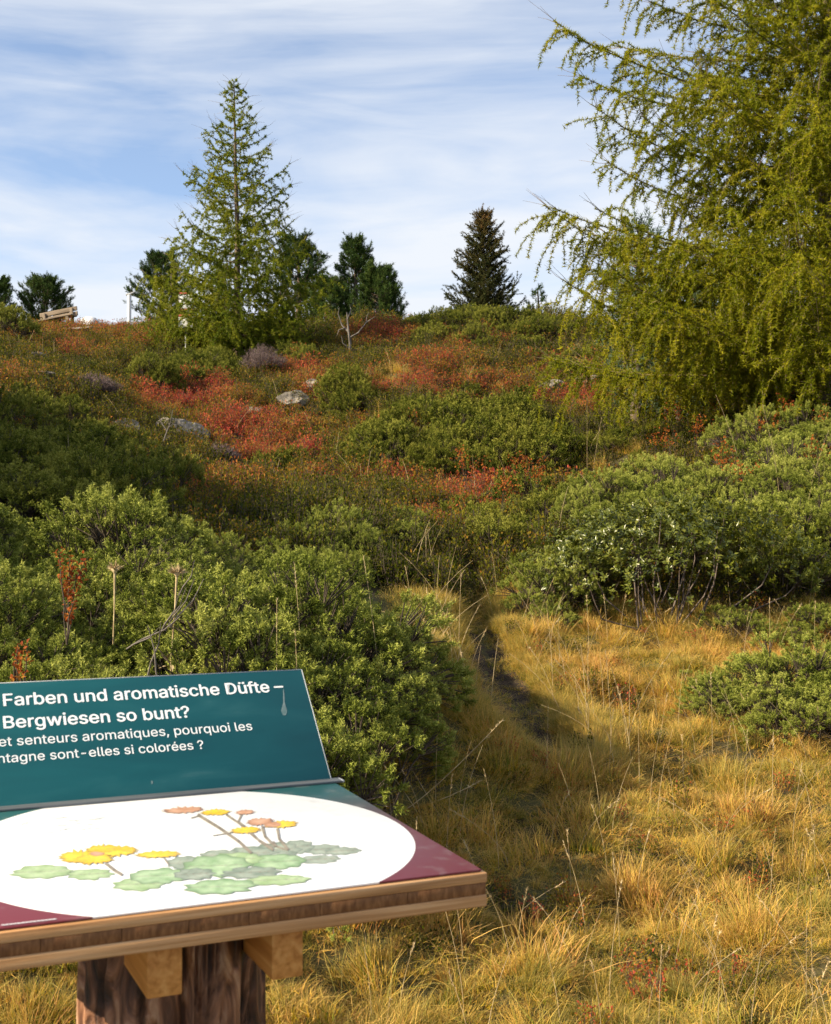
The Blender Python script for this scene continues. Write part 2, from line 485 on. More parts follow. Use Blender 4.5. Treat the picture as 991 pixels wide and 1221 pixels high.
# ------------------------------------------------------------------ the information board
# local frame: X along the board to the right, Y to the back, Z up; origin at the foot of the log
YAW = math.radians(24.47)
LOGXY = np.array([-.359, 1.873])
LZ = h1(*LOGXY) - .04
EE, NN = np.array([math.cos(YAW), math.sin(YAW), 0]), np.array([-math.sin(YAW), math.cos(YAW), 0])
ORG = np.array([LOGXY[0], LOGXY[1], LZ])
def to_local(p):
    q = np.asarray(p) - ORG
    return np.array([q @ EE, q @ NN, q[2]])
HINGE = to_local(np.array([-.1489, 2.2984, EYE[2] - .4436]))
TILT, PTILT, DEP, PH, THK = math.radians(1.96), math.radians(48.3), .583, .255, .048
XR, XL, YH, ZH = HINGE[0], -.40, HINGE[1], HINGE[2]
tdir = np.array([0, -math.cos(TILT), -math.sin(TILT)])
tnor = np.array([0, -math.sin(TILT), math.cos(TILT)])
pdir = np.array([0, math.cos(PTILT), math.sin(PTILT)])
pnor = np.array([0, -math.sin(PTILT), math.cos(PTILT)])
def on_plane(px, py, base, dn, nor):
    """photograph pixel -> (x along the board, distance along dn) on a plane of the board"""
    r = ray(px, py); rl = np.array([r @ EE, r @ NN, r[2]]); e = to_local(EYE)
    t = ((base - e) @ nor) / (rl @ nor)
    p = e + rl * t
    return np.array([p[0], (p - base) @ dn])
hinge0 = np.array([0, YH, ZH])
def plate_xy(px, py): return on_plane(px, py, hinge0 + tnor * .003, tdir, tnor)
def panel_xy(px, py): return on_plane(px, py, hinge0, pdir, pnor)

board = thing('information_board', 'slanted nature trail board with teal header panel and flower picture on a log post', 'sign', ORG, YAW)

def wood(name, cols, scale, stretch, rough=.55, bump=.15, dist=.4, spec=.35):
    return surface(name, cols, scale, 8, rough, spec, bump, scale * 2.2, stretch, 'Object', dist)
M['wood_long'] = wood('larch_plank', [(.3, (.32, .155, .060)), (.5, (.52, .275, .115)), (.68, (.66, .39, .19))], 14, (.22, 6, 9))
M['wood_end'] = wood('larch_end_grain', [(.3, (.13, .052, .018)), (.5, (.20, .085, .030)), (.7, (.28, .13, .05))], 26, (9, 1, 2.5), bump=.05)
M['wood_beam'] = wood('larch_beam', [(.3, (.40, .16, .035)), (.5, (.58, .265, .07)), (.7, (.70, .37, .12))], 16, (5, .22, 5), bump=.08)

def plate(name, mat, base, dn, nor, poly_x0, poly_x1, d0, d1, n0, n1, parent, bev=.0015):
    """a slab spanned by X, a direction dn and its normal"""
    m = MB()
    v = []
    for nn_ in (n0, n1):
        for dd in (d0, d1):
            for xx in (poly_x0, poly_x1):
                v.append(base + np.array([xx, 0, 0]) + dn * dd + nor * nn_)
    m.add(v, [(0, 1, 3, 2), (4, 6, 7, 5), (0, 4, 5, 1), (2, 3, 7, 6), (0, 2, 6, 4), (1, 5, 7, 3)])
    o = m.build(name, mat, parent)
    bm_ = bmesh.new(); bm_.from_mesh(o.data); bmesh.ops.recalc_face_normals(bm_, faces=bm_.faces); bm_.to_mesh(o.data); bm_.free()
    if bev: bevel(o, bev)
    return o

top = plate('tabletop', M['wood_long'], hinge0, tdir, tnor, XL, XR + .006, -.03, DEP + .006, -.0145, -.001, board)
# the darker core of the three-ply top: short blocks of end grain, each a piece of its own
xs = [XL + .002]
while xs[-1] < XR - .09:
    xs.append(xs[-1] + random.uniform(.075, .13))
xs[-1] = XR + .005
for a, b in zip(xs[:-1], xs[1:]):
    plate('core_block', M['wood_end'], hinge0, tdir, tnor, a + .0003, b - .0003, -.028, DEP + .0045, -.0312, -.0147, top, .0006)
plate('bottom_ply', M['wood_long'], hinge0, tdir, tnor, XL, XR + .006, -.03, DEP + .0062, -THK, -.0314, top)

# printed plate: white disc on a ground that runs from teal at the back to maroon at the front
pts = [plate_xy(*p) for p in [(333, 947), (430, 965), (480, 985), (497, 1012), (458, 1044), (100, 1091), (0, 1074)]]
A_ = np.array([[x, d, 1] for x, d in pts]); b_ = np.array([-(x * x + d * d) for x, d in pts])
sol = np.linalg.lstsq(A_, b_, rcond=None)[0]
CXD, CDD = -sol[0] / 2, -sol[1] / 2
CRD = math.sqrt(max(CXD ** 2 + CDD ** 2 - sol[2], .01)) + .003
print('disc', CXD, CDD, CRD, 'XR', XR, [tuple(np.round(p, 3)) for p in pts])
m_, n_, l_, o_ = new_mat('printed_plate')
geo = n_.new('ShaderNodeTexCoord')
sep = n_.new('ShaderNodeSeparateXYZ'); l_.new(geo.outputs['Object'], sep.inputs[0])
dx = math_node(n_, l_, 'ADD', sep.outputs[0], -CXD)
dd = math_node(n_, l_, 'MULTIPLY_ADD', sep.outputs[1], -1 / math.cos(TILT), (YH / math.cos(TILT)))
dy = math_node(n_, l_, 'ADD', dd, -CDD)
r2 = math_node(n_, l_, 'SQRT', math_node(n_, l_, 'ADD', math_node(n_, l_, 'MULTIPLY', dx, dx), math_node(n_, l_, 'MULTIPLY', dy, dy)))
ins = math_node(n_, l_, 'LESS_THAN', r2, CRD)
rp = ramp(n_, [(0, (.020, .105, .110)), (.16, (.030, .105, .115)), (.40, (.095, .062, .075)), (.62, (.135, .026, .036)), (1, (.140, .020, .030))])
l_.new(math_node(n_, l_, 'DIVIDE', dd, DEP), rp.inputs[0])
mx = n_.new('ShaderNodeMix'); mx.data_type = 'RGBA'
l_.new(ins, mx.inputs[0]); l_.new(rp.outputs[0], mx.inputs[6]); mx.inputs[7].default_value = (.80, .815, .83, 1)
dirt_glints = n_.new('ShaderNodeTexNoise'); dirt_glints.inputs['Scale'].default_value = 30; dirt_glints.inputs['Detail'].default_value = 9  # mottling for dirt and scratches, plus reflection specks put into the colour
l_.new(geo.outputs['Object'], dirt_glints.inputs['Vector'])
dr = n_.new('ShaderNodeMapRange'); dr.inputs[1].default_value = .56; dr.inputs[2].default_value = .78; dr.inputs[3].default_value = 0; dr.inputs[4].default_value = .30
l_.new(dirt_glints.outputs['Fac'], dr.inputs[0])
mx2 = n_.new('ShaderNodeMix'); mx2.data_type = 'RGBA'; l_.new(dr.outputs[0], mx2.inputs[0]); l_.new(mx.outputs[2], mx2.inputs[6]); mx2.inputs[7].default_value = (.35, .34, .33, 1)
bs = n_.new('ShaderNodeBsdfPrincipled'); bs.inputs['Roughness'].default_value = .32; bs.inputs['Specular IOR Level'].default_value = .45
l_.new(mx2.outputs[2], bs.inputs['Base Color']); l_.new(bs.outputs[0], o_.inputs[0])
M['plate'] = m_
pl = plate('picture_plate', M['plate'], hinge0, tdir, tnor, XL + .004, XR, .004, DEP, 0.0, .003, board, .0008)

# header panel
M['teal'] = surface('teal_panel', [(.25, (.003, .058, .074)), (.55, (.004, .072, .088)), (.68, (.010, .085, .100)), (.80, (.035, .115, .128))], 9, 12, rough=.45, spec=.25, stretch=(.5, 1, 2.2), dist=.6)
M['edge'] = surface('panel_cut_edge', [(.3, (.30, .33, .36)), (.7, (.45, .48, .5))], 20, rough=.5)
header = plate('header_panel', M['teal'], hinge0, pdir, pnor, XL + .01, XR - .003, .002, PH, -.006, 0, board, .001)
plate('panel_edge', M['edge'], hinge0, pdir, pnor, XR - .003, XR - .0015, .002, PH + .001, -.006, .0003, header, 0)
plate('panel_edge', M['edge'], hinge0, pdir, pnor, XL + .01, XR - .003, PH, PH + .0013, -.006, .0003, header, 0)
# hinge rail between panel and plate
M['rail'] = surface('grey_rail', [(.3, (.055, .065, .075)), (.7, (.12, .13, .14))], 30, rough=.5, stretch=(.2, 1, 1))
rail = plate('hinge_rail', M['rail'], hinge0, tdir, tnor, XL + .006, XR + .012, -.012, .014, .0032, .0075, board, .001)
M['railpale'] = surface('pale_rail_metal', [(.3, (.25, .27, .3)), (.7, (.4, .42, .45))], 30, rough=.45)  # paler grey for the short strips and the rail end
x = XL + .03
while x < XR - .05:
    w = random.uniform(.03, .055)
    plate('pale_strip', M['railpale'], hinge0, tdir, tnor, x, x + w, -.0095, -.0082, .0074, .0079, rail, 0)
    x += w + random.uniform(.03, .06)
plate('rail_end', M['railpale'], hinge0, tdir, tnor, XR + .012, XR + .016, -.011, .013, .0032, .0071, rail, .0006)

# lettering
M['letter'] = surface('white_lettering', [(.3, (.70, .72, .73)), (.7, (.78, .79, .80))], 30, rough=.5)
FONT = None
try:                                   # the sans-serif face that ships inside Blender; its built-in face is the fallback
    import os
    FONT = bpy.data.fonts.load(os.path.join(bpy.utils.system_resource('DATAFILES', path='fonts'), 'Inter.woff2'))
except Exception:
    FONT = None
def text_line(body, p0, p1, bold, name):
    a, b = panel_xy(*p0), panel_xy(*p1)
    cu = bpy.data.curves.new(name, 'FONT'); cu.body = body; cu.size = 1.0; cu.resolution_u = 3; cu.extrude = 0.0
    cu.space_character = 1.0
    if FONT: cu.font = FONT
    t = bpy.data.objects.new(name, cu); COL.objects.link(t)
    bpy.context.view_layer.update()
    dg = bpy.context.evaluated_depsgraph_get()
    me = bpy.data.meshes.new_from_object(t.evaluated_get(dg))
    bpy.data.objects.remove(t)
    co = np.zeros(len(me.vertices) * 3); me.vertices.foreach_get('co', co); co = co.reshape(-1, 3)
    x0, x1 = co[:, 0].min(), co[:, 0].max()
    s = (b[0] - a[0]) / (x1 - x0)
    base = (a[1] + b[1]) / 2
    if bold:
        nv = len(co)
        fs = [tuple(p.vertices) for p in me.polygons]
        me.clear_geometry()
        sh = [(-bold, 0), (0, 0), (bold, 0), (0, bold * .6), (0, -bold * .6)]
        me.from_pydata(np.concatenate([co + [dx_, dy_, q_ * 1e-5 / s] for q_, (dx_, dy_) in enumerate(sh)]).tolist(), [], [tuple(v + nv * q_ for v in f) for q_ in range(len(sh)) for f in fs])
        co = np.zeros(len(me.vertices) * 3); me.vertices.foreach_get('co', co); co = co.reshape(-1, 3)
    w = hinge0 + np.stack([a[0] + (co[:, 0] - x0) * s, 0 * co[:, 0], 0 * co[:, 0]], 1) + (base + co[:, 1:2] * s) * pdir + pnor * (.0005 + co[:, 2:3] * s)
    me.vertices.foreach_set('co', w.astype(np.float32).ravel()); me.update()
    me.materials.clear(); me.materials.append(M['letter'])
    return link(name, me, header)
text_line('Farben und aromatische Düfte –', (5, 844.5), (338, 822), .015, 'heading_text')
text_line('Bergwiesen so bunt?', (5, 869.5), (226.5, 854.5), .015, 'heading_text')
text_line('et senteurs aromatiques, pourquoi les', (-1, 891.5), (301, 869.5), .003, 'subtitle_text')
text_line('ntagne sont-elles si colorées ?', (-2, 910), (243.5, 893), .003, 'subtitle_text')
# a pale drip stain on the panel
M['stain'] = surface('pale_drip_stain', [(.3, (.07, .13, .14)), (.7, (.16, .21, .22))], 60, rough=.6)
def print_poly(name, pxs, fn, base, dn, nor, lift, mat, parent, grow=0.0):
    q = np.array([fn(*p) for p in pxs])
    if grow:
        c = q.mean(0); q = q + nrm(q - c) * grow
    m = MB()
    c = q.mean(0)
    v = [base + np.array([a, 0, 0]) + dn * b + nor * lift for a, b in np.vstack([q, c])]
    k = len(q)
    f = [(i, (i + 1) % k, k) for i in range(k)]
    m.add(v, f, 0.5, np.r_[np.ones(k), 0])
    o = m.build(name, mat, parent)
    b = bmesh.new(); b.from_mesh(o.data)
    b.normal_update()
    wn_ = Vector(tuple(nor))
    bmesh.ops.reverse_faces(b, faces=[fc for fc in b.faces if fc.normal.dot(wn_) < 0]); b.to_mesh(o.data); b.free()
    return o
print_poly('drip_stain', [(337.4, 822), (338.6, 822), (339.6, 838), (342.5, 848), (341, 853), (337.5, 853), (335, 848), (337.6, 838)], panel_xy, hinge0, pdir, pnor, .0004, M['stain'], header)
print_poly('drip_stain', [(180, 931.5), (182, 931), (182.5, 934.5), (180.5, 935)], panel_xy, hinge0, pdir, pnor, .0004, M['stain'], header)

# printed flower picture: ink outline below, washed colour above, each shape a thin printed layer
def print_mat(name, c0, c1, edge):
    m, n, l, out = new_mat(name)
    tc = n.new('ShaderNodeTexCoord'); ns = n.new('ShaderNodeTexNoise'); ns.inputs['Scale'].default_value = 55; ns.inputs['Detail'].default_value = 5
    l.new(tc.outputs['Object'], ns.inputs['Vector'])
    rp = ramp(n, [(.3, c0), (.68, c1)]); l.new(ns.outputs['Fac'], rp.inputs[0])
    at = n.new('ShaderNodeAttribute'); at.attribute_name = 'tt'
    w = math_node(n, l, 'POWER', at.outputs['Fac'], 6.0)
    mx = n.new('ShaderNodeMix'); mx.data_type = 'RGBA'; l.new(w, mx.inputs[0]); l.new(rp.outputs[0], mx.inputs[6]); mx.inputs[7].default_value = (*edge, 1)
    bs = n.new('ShaderNodeBsdfPrincipled'); bs.inputs['Roughness'].default_value = .35
    l.new(mx.outputs[2], bs.inputs['Base Color']); l.new(bs.outputs[0], out.inputs[0])
    return m
M['p_leaf'] = print_mat('printed_leaf_green', (.17, .30, .13), (.40, .53, .33), (.14, .22, .11))
M['p_leaf2'] = print_mat('printed_leaf_pale', (.24, .36, .15), (.45, .56, .34), (.20, .29, .14))
M['p_grey'] = print_mat('printed_leaf_grey', (.17, .22, .17), (.36, .41, .34), (.15, .19, .15))
M['p_yellow'] = print_mat('printed_petal_yellow', (.60, .38, .01), (.76, .60, .05), (.52, .30, .02))
M['p_rust'] = print_mat('printed_petal_rust', (.42, .21, .12), (.58, .36, .25), (.36, .17, .10))
M['p_stem'] = print_mat('printed_stem', (.17, .14, .11), (.34, .29, .22), (.15, .125, .10))
M['p_ink'] = print_mat('printed_ink', (.10, .10, .09), (.16, .15, .14), (.11, .10, .10))
M['p_faint'] = print_mat('printed_faint_ink', (.62, .64, .66), (.72, .74, .76), (.66, .68, .70))
lift = [.0032]
def blob(cx_, cy_, rx, ry, n=26, wob=.10, rot=0., lob=0, seed=0):
    rr = np.random.default_rng(seed + int(cx_ * 7 + cy_))
    out = []
    for i in range(n):
        a = 2 * PI * i / n
        k = 1 + rr.normal() * wob * .45 + (wob * math.cos(lob * a) if lob else 0)
        x, y = rx * k * math.cos(a), ry * k * math.sin(a)
        out.append((cx_ + x * math.cos(rot) - y * math.sin(rot), cy_ + x * math.sin(rot) + y * math.cos(rot)))
    return out
def pshape(name, pxs, mat, ink=True):
    if ink:
        print_poly('ink_outline', pxs, plate_xy, hinge0, tdir, tnor, lift[0], M['p_ink'], pl, .0004); lift[0] += .000004
    print_poly(name, pxs, plate_xy, hinge0, tdir, tnor, lift[0], mat, pl); lift[0] += .000004
def pstem(pxs, w, mat='p_stem', name='printed_stem'):
    pxs = np.array(pxs, float)
    t = nrm(np.gradient(pxs, axis=0)); s = np.stack([-t[:, 1], t[:, 0]], 1)
    for i in range(len(pxs) - 1):
        a, b = pxs[i] - t[i] * .3, pxs[i + 1] + t[i + 1] * .3
        w_ = w * .68
        print_poly(name, [tuple(a + s[i] * w_ / 2), tuple(b + s[i + 1] * w_ / 2), tuple(b - s[i + 1] * w_ / 2), tuple(a - s[i] * w_ / 2)], plate_xy, hinge0, tdir, tnor, lift[0], M[mat], pl)
    lift[0] += .000003
for a in [(385, 1013, 22, 6, 'p_grey'), (408, 1015, 21, 4.5, 'p_grey'), (380, 1025, 26, 5, 'p_grey'), (356, 1010, 18, 8, 'p_grey'), (330, 1014, 28, 9, 'p_grey'), (298, 1018, 30, 8, 'p_grey'),
          (262, 1020, 24, 6, 'p_grey'), (222, 1029, 22, 8, 'p_grey'), (330, 1028, 34, 9, 'p_leaf'), (280, 1025, 32, 8, 'p_leaf2'), (50, 1040, 36, 8, 'p_leaf2'), (108, 1043, 27, 6.5, 'p_leaf2'),
          (165, 1055, 30, 7.5, 'p_leaf2'), (190, 1045, 36, 9, 'p_leaf'), (258, 1033, 40, 13, 'p_leaf'), (300, 1041, 34, 7, 'p_grey'), (232, 1043, 24, 7, 'p_grey'), (330, 1050, 38, 6, 'p_leaf2'), (262, 1058, 42, 9, 'p_leaf')]:
    pshape('printed_leaf', blob(a[0], a[1], a[2], a[3], 30, .10, -.04, 9), M[a[4]])
    pstem([(a[0] - a[2] * .85, a[1] + .8), (a[0], a[1] - .4), (a[0] + a[2] * .8, a[1] - 1.4)], .6, 'p_stem', 'printed_vein')
    for q_ in (-.45, -.1, .25, .55):
        for sg in (-1, 1):
            x0, y0 = a[0] + a[2] * q_, a[1] - .4 - q_ * 1.2
            pstem([(x0, y0), (x0 + a[2] * .16, y0 + sg * a[3] * .35), (x0 + a[2] * .22, y0 + sg * a[3] * .68)], .4, 'p_grey' if a[4] != 'p_grey' else 'p_stem', 'printed_vein')
for pxs, w in [([(236, 972), (262, 988), (285, 1004), (300, 1018)], 5), ([(270, 972), (285, 982), (305, 1000), (325, 1012)], 3.6), ([(288, 972), (284, 980), (292, 986)], 3.2),
               ([(298, 992), (310, 1004), (326, 1014)], 4), ([(313, 986), (316, 998), (328, 1010)], 4.6), ([(331, 989), (333, 1001), (344, 1014)], 4.6), ([(343, 1014), (330, 1010), (326, 1004)], 3),
               ([(126, 1030), (136, 1038), (146, 1044)], 5.5), ([(196, 1024), (201, 1031)], 3), ([(238, 973), (228, 976)], 1.6), ([(278, 993), (254, 997)], 1.4)]:
    pstem(pxs, w)
for a in [(219, 966.5, 23, 3.6, 'p_rust'), (257, 969, 16, 3.4, 'p_yellow'), (292, 969, 11, 2.6, 'p_rust'), (310, 980.5, 15, 4.2, 'p_rust'), (336, 983.5, 18, 3.8, 'p_yellow'), (325, 984, 10, 3, 'p_rust'), (293, 990.5, 17, 3.8, 'p_yellow'),
          (95, 1022, 24, 7.5, 'p_yellow'), (140, 1015.5, 24, 6, 'p_yellow'), (122, 1012.5, 18, 4.8, 'p_yellow'), (112, 1025, 22, 6, 'p_yellow'), (190, 1019.5, 25, 4, 'p_yellow')]:
    pshape('printed_petal', blob(a[0], a[1], a[2], a[3], 38, .20, -.05, 17), M[a[4]])
    for q_ in np.linspace(.2, 2 * PI, 6):
        pstem([(a[0] + .3 * a[2] * math.cos(q_), a[1] + .3 * a[3] * math.sin(q_)), (a[0] + .82 * a[2] * math.cos(q_), a[1] + .82 * a[3] * math.sin(q_))], .28, 'p_rust', 'petal_line')
pshape('printed_flower_centre', blob(115, 1019, 9, 2.4, 18, .15), M['p_rust'], False)
for i in range(34):   # faint pencilled strokes, too pale to read
    x, y = random.uniform(20, 120), random.uniform(975, 1003)
    pstem([(x, y), (x + random.uniform(3, 7), y - random.uniform(-1, 1)), (x + random.uniform(8, 13), y - random.uniform(0, 1.6))], random.uniform(.5, .9), 'p_faint', 'faint_stroke')
for i in range(14):   # one line of tiny print on the maroon corner, too small to read
    x = 2 + i * 4.7
    y = 1104.6 - .115 * x
    pstem([(x, y), (x + 3.6, y - .4)], 1.5, 'p_faint', 'tiny_print')
# log post: peeled, weathered and split
def log_mesh():
    k, s = 90, 120
    zz = np.linspace(-.35, ZH - THK - .022, k)
    th = np.arange(s) * 2 * PI / s
    TH, ZZ = np.meshgrid(th, zz)
    r = .129 + .007 * np.sin(TH * 2 + 1.2) + .030 * (fbm(np.cos(TH) * 2.4 + 5, np.sin(TH) * 2.4 + ZZ * 2.0, 4, 2) - .5)
    ridge = np.abs(fbm(np.cos(TH) * 5 + 9, np.sin(TH) * 5 + ZZ * 1.2, 4, 12) - .5)
    r = r - .026 * np.exp(-(ridge / .03) ** 2) + .008 * (vnoise(TH * 14, ZZ * 9, 6) - .5)
    v = np.stack([r * np.cos(TH), r * np.sin(TH), ZZ], -1)
    m = MB()
    i, j = np.meshgrid(np.arange(s), np.arange(k - 1))
    f = np.stack([j * s + i, j * s + (i + 1) % s, (j + 1) * s + (i + 1) % s, (j + 1) * s + i], -1).reshape(-1, 4)
    m.add(v, f)
    tv = np.vstack([v[-1], [[0, 0, zz[-1]]]])
    m.add(tv, np.array([(a, (a + 1) % s, s) for a in range(s)]))
    return m
m_, n_, l_, o_ = new_mat('weathered_sunlit_log')
tc = n_.new('ShaderNodeTexCoord'); mp = n_.new('ShaderNodeMapping'); mp.inputs['Scale'].default_value = (1, 1, .42); l_.new(tc.outputs['Object'], mp.inputs[0])
n1 = n_.new('ShaderNodeTexNoise'); n1.inputs['Scale'].default_value = 24; n1.inputs['Detail'].default_value = 9; n1.inputs['Distortion'].default_value = 1.2; l_.new(mp.outputs[0], n1.inputs['Vector'])
rp = ramp(n_, [(.34, (.018, .008, .005)), (.46, (.10, .040, .020)), (.55, (.27, .125, .065)), (.68, (.52, .33, .21))]); l_.new(n1.outputs['Fac'], rp.inputs[0])  # the pale end puts sunlit patches into the bark colour
bs = n_.new('ShaderNodeBsdfPrincipled'); bs.inputs['Roughness'].default_value = .6; l_.new(rp.outputs[0], bs.inputs['Base Color'])
bp = n_.new('ShaderNodeBump'); bp.inputs['Strength'].default_value = .9; bp.inputs['Distance'].default_value = .02; l_.new(n1.outputs['Fac'], bp.inputs['Height']); l_.new(bp.outputs[0], bs.inputs['Normal'])
l_.new(bs.outputs[0], o_.inputs[0]); M['log'] = m_
log_mesh().build('log_post', M['log'], board, True)
# two beams let into the log under the top
for xc, w in [(-.067, .046), (.099, .044)]:
    m = MB()
    zt = ZH - THK - .013
    m.box(xc - w / 2, xc + w / 2, -.235, .24, .9615 - LZ, zt)
    bevel(m.build('support_beam', M['wood_beam'], board), .002)

# ------------------------------------------------------------------ scattered ground cover (uncountable): one object each, instanced tufts
def scatter(name, pts, rot, scl, idx, tint, protos, label, cat):
    pc = bpy.data.collections.new(name + '_tufts')
    for p in protos: pc.objects.link(p)
    me = bpy.data.meshes.new(name)
    n = len(pts)
    me.vertices.add(n); me.vertices.foreach_set('co', np.asarray(pts, np.float32).ravel())
    for nm, ty, arr, key in (('rot', 'FLOAT_VECTOR', rot, 'vector'), ('scl', 'FLOAT_VECTOR', scl, 'vector'), ('idx', 'INT', idx, 'value'), ('tint', 'FLOAT', tint, 'value')):
        at = me.attributes.new(nm, ty, 'POINT')
        at.data.foreach_set(key, np.asarray(arr, np.int32 if ty == 'INT' else np.float32).ravel())
    me.update()
    o = link(name, me)
    ng = bpy.data.node_groups.new(name, 'GeometryNodeTree')
    ng.interface.new_socket('Geometry', in_out='INPUT', socket_type='NodeSocketGeometry')
    ng.interface.new_socket('Geometry', in_out='OUTPUT', socket_type='NodeSocketGeometry')
    N, L = ng.nodes, ng.links
    gi, go = N.new('NodeGroupInput'), N.new('NodeGroupOutput')
    ip = N.new('GeometryNodeInstanceOnPoints')
    ci = N.new('GeometryNodeCollectionInfo')
    ci.inputs['Collection'].default_value = pc
    ci.inputs['Separate Children'].default_value = True
    ci.inputs['Reset Children'].default_value = True
    def attr(nm, ty):
        a = N.new('GeometryNodeInputNamedAttribute'); a.data_type = ty; a.inputs[0].default_value = nm
        return a.outputs[0]
    er = N.new('FunctionNodeEulerToRotation')
    L.new(attr('rot', 'FLOAT_VECTOR'), er.inputs[0])
    L.new(gi.outputs[0], ip.inputs['Points'])
    L.new(ci.outputs[0], ip.inputs['Instance'])
    ip.inputs['Pick Instance'].default_value = True
    L.new(attr('idx', 'INT'), ip.inputs['Instance Index'])
    L.new(er.outputs[0], ip.inputs['Rotation'])
    L.new(attr('scl', 'FLOAT_VECTOR'), ip.inputs['Scale'])
    L.new(ip.outputs[0], go.inputs[0])
    md = o.modifiers.new('tufts', 'NODES'); md.node_group = ng
    return tag(o, label, cat, kind='stuff')

def blades(m, n, hgt, rad, width, lean, seed, bent=.15):
    r = np.random.default_rng(seed)
    a, q = r.uniform(0, 2 * PI, n), rad * np.sqrt(r.uniform(0, 1, n))
    p0 = np.stack([q * np.cos(a), q * np.sin(a), np.full(n, -.02)], 1)
    az = a + r.normal(0, 1.1, n)
    ln = lean * r.uniform(.15, 1.0, n) * (0.4 + q / rad)
    H = hgt * r.uniform(.45, 1.1, n)
    bt = r.uniform(0, 1, n) < bent
    out = np.stack([np.cos(az), np.sin(az), 0 * az], 1)
    side = np.stack([-np.sin(az), np.cos(az), 0 * az], 1)
    tw = r.uniform(-1, 1, n)
    side = nrm(side + out * tw[:, None])
    ts = np.array([0, .4, .75, 1.0])
    ring = []
    for t in ts:
        drop = np.where(bt, 1.3, .35) * ln
        z = H * t * (1 - .35 * drop * t * t)
        c = p0 + out * (H * ln * (t ** 1.7))[:, None] + np.array([0, 0, 1.]) * z[:, None]
        w = width * r.uniform(.7, 1.3, n) * (1 - t * .75)
        if t < 1: ring += [c - side * w[:, None] / 2, c + side * w[:, None] / 2]
        else: ring += [c]
    v = np.stack(ring, 1)
    b = np.arange(n)[:, None] * 7
    rn = r.uniform(0, 1, n)
    m.add(v, np.concatenate([b + [0, 1, 3, 2], b + [2, 3, 5, 4]]), np.repeat(rn, 7), np.tile([0, 0, .4, .4, .75, .75, 1.], n))
    base = m.n - n * 7
    m.F3.append((b + [4, 5, 6]) + base); m.M3.append(np.zeros(n, int))

gr = []
for i, (n, hg, rd, wd, ln, bt) in enumerate([(110, .115, .08, .0034, 1.0, .25), (130, .095, .11, .0030, 1.3, .35), (90, .15, .07, .0030, .8, .2), (140, .075, .12, .0030, 1.6, .45),
                                             (80, .19, .06, .0028, .7, .2), (130, .115, .10, .0034, 1.5, .5), (100, .13, .09, .0038, 1.1, .3), (90, .065, .13, .0034, 2.2, .6)]):
    m = MB(); blades(m, n, hg, rd, wd, ln, 40 + i, bt)
    gr.append(bpy.data.objects.new('grass_tuft_%d' % i, m.mesh('grass_tuft', M['grass'])))

# where the shrubs stand, in photograph pixels projected on the ground: (px, py, rx, ry, tint) patches for the dwarf-shrub carpet
PATCH = [(225, 482, 75, 26, .86), (300, 522, 75, 24, .88), (120, 398, 90, 10, .62), (300, 545, 60, 14, .70), (455, 405, 55, 12, .80), (520, 440, 60, 12, .72), (700, 482, 45, 14, .80),
         (540, 462, 110, 12, .72), (620, 480, 90, 9, .66), (395, 470, 50, 16, .70), (360, 450, 50, 14, .72), (90, 425, 60, 8, .60), (170, 415, 45, 9, .62), (430, 578, 120, 11, .76), (600, 588, 120, 9, .82),
         (540, 628, 70, 14, .70), (60, 410, 60, 8, .5), (240, 385, 60, 7, .72), (700, 440, 60, 14, .55), (590, 410, 60, 10, .58), (470, 520, 60, 14, .58), (20, 460, 40, 14, .55), (30, 520, 40, 12, .62), (260, 590, 80, 20, .52),
         (660, 445, 45, 9, .82), (480, 468, 50, 9, .85), (590, 602, 90, 7, .85), (120, 388, 70, 7, .78), (350, 548, 55, 8, .80), (215, 470, 45, 12, .80), (285, 515, 50, 12, .82), (560, 415, 40, 7, .75)]
GRASSY = [(760, 560, 60, 18), (740, 540, 50, 14), (450, 560, 60, 9), (470, 450, 25, 22), (420, 500, 30, 9), (330, 560, 60, 10), (620, 565, 60, 10)]

def cover_tint(px, py, x, y):
    t = .10 + .34 * (fbm(x * .5 + 3, y * .5, 3, 21) - .35) + .35 * (fbm(x * 1.7, y * 1.7, 3, 22) - .5)
    for cx_, cy_, rx, ry, v in PATCH:
        w = np.exp(-(((px - cx_) / rx) ** 2 + ((py - cy_) / ry) ** 2) ** 1.5)
        t = t * (1 - w) + (v + .10 + .65 * (fbm(x * 1.9, y * 1.9, 3, 23) - .55)) * w
    return t
def grassy(px, py):
    g = np.zeros_like(px)
    for cx_, cy_, rx, ry in GRASSY:
        g = np.maximum(g, np.exp(-(((px - cx_) / rx) ** 2 + ((py - cy_) / ry) ** 2)))
    return g

# the meadow: edge against the shrubs follows the path and the bushes
def meadow_w(x, y):
    """1 where grass grows thick, 0 under the shrubs"""
    left = np.interp(y, [0, 3.0, 4.2, 5.2, 6.2, 7.2, 9, 12], [-9, -4, -.75, -.35, .05, .25, .25, .3])
    w = np.clip((x - left) / .12, 0, 1) * np.clip((9.6 - y) / .5, 0, 1)
    return w
n = 30000
x = R.uniform(-3.2, 5.2, n); y = R.uniform(.6, 9.9, n)
px, py, dp = proj(np.stack([x, y, h(x, y)], 1))
keep = (R.uniform(0, 1, n) < meadow_w(x, y) * (.30 + .85 * vnoise(x * 3.2, y * 3.2, 31))) & (path_dist(x, y) > 1.0 + .25 * R.uniform(0, 1, n)) & (np.hypot(x + .36, y - 1.87) > .17)
keep &= (np.hypot(x, y) > .9)
x, y = x[keep], y[keep]
z = h(x, y)
n = len(x)
print('meadow tufts', n)
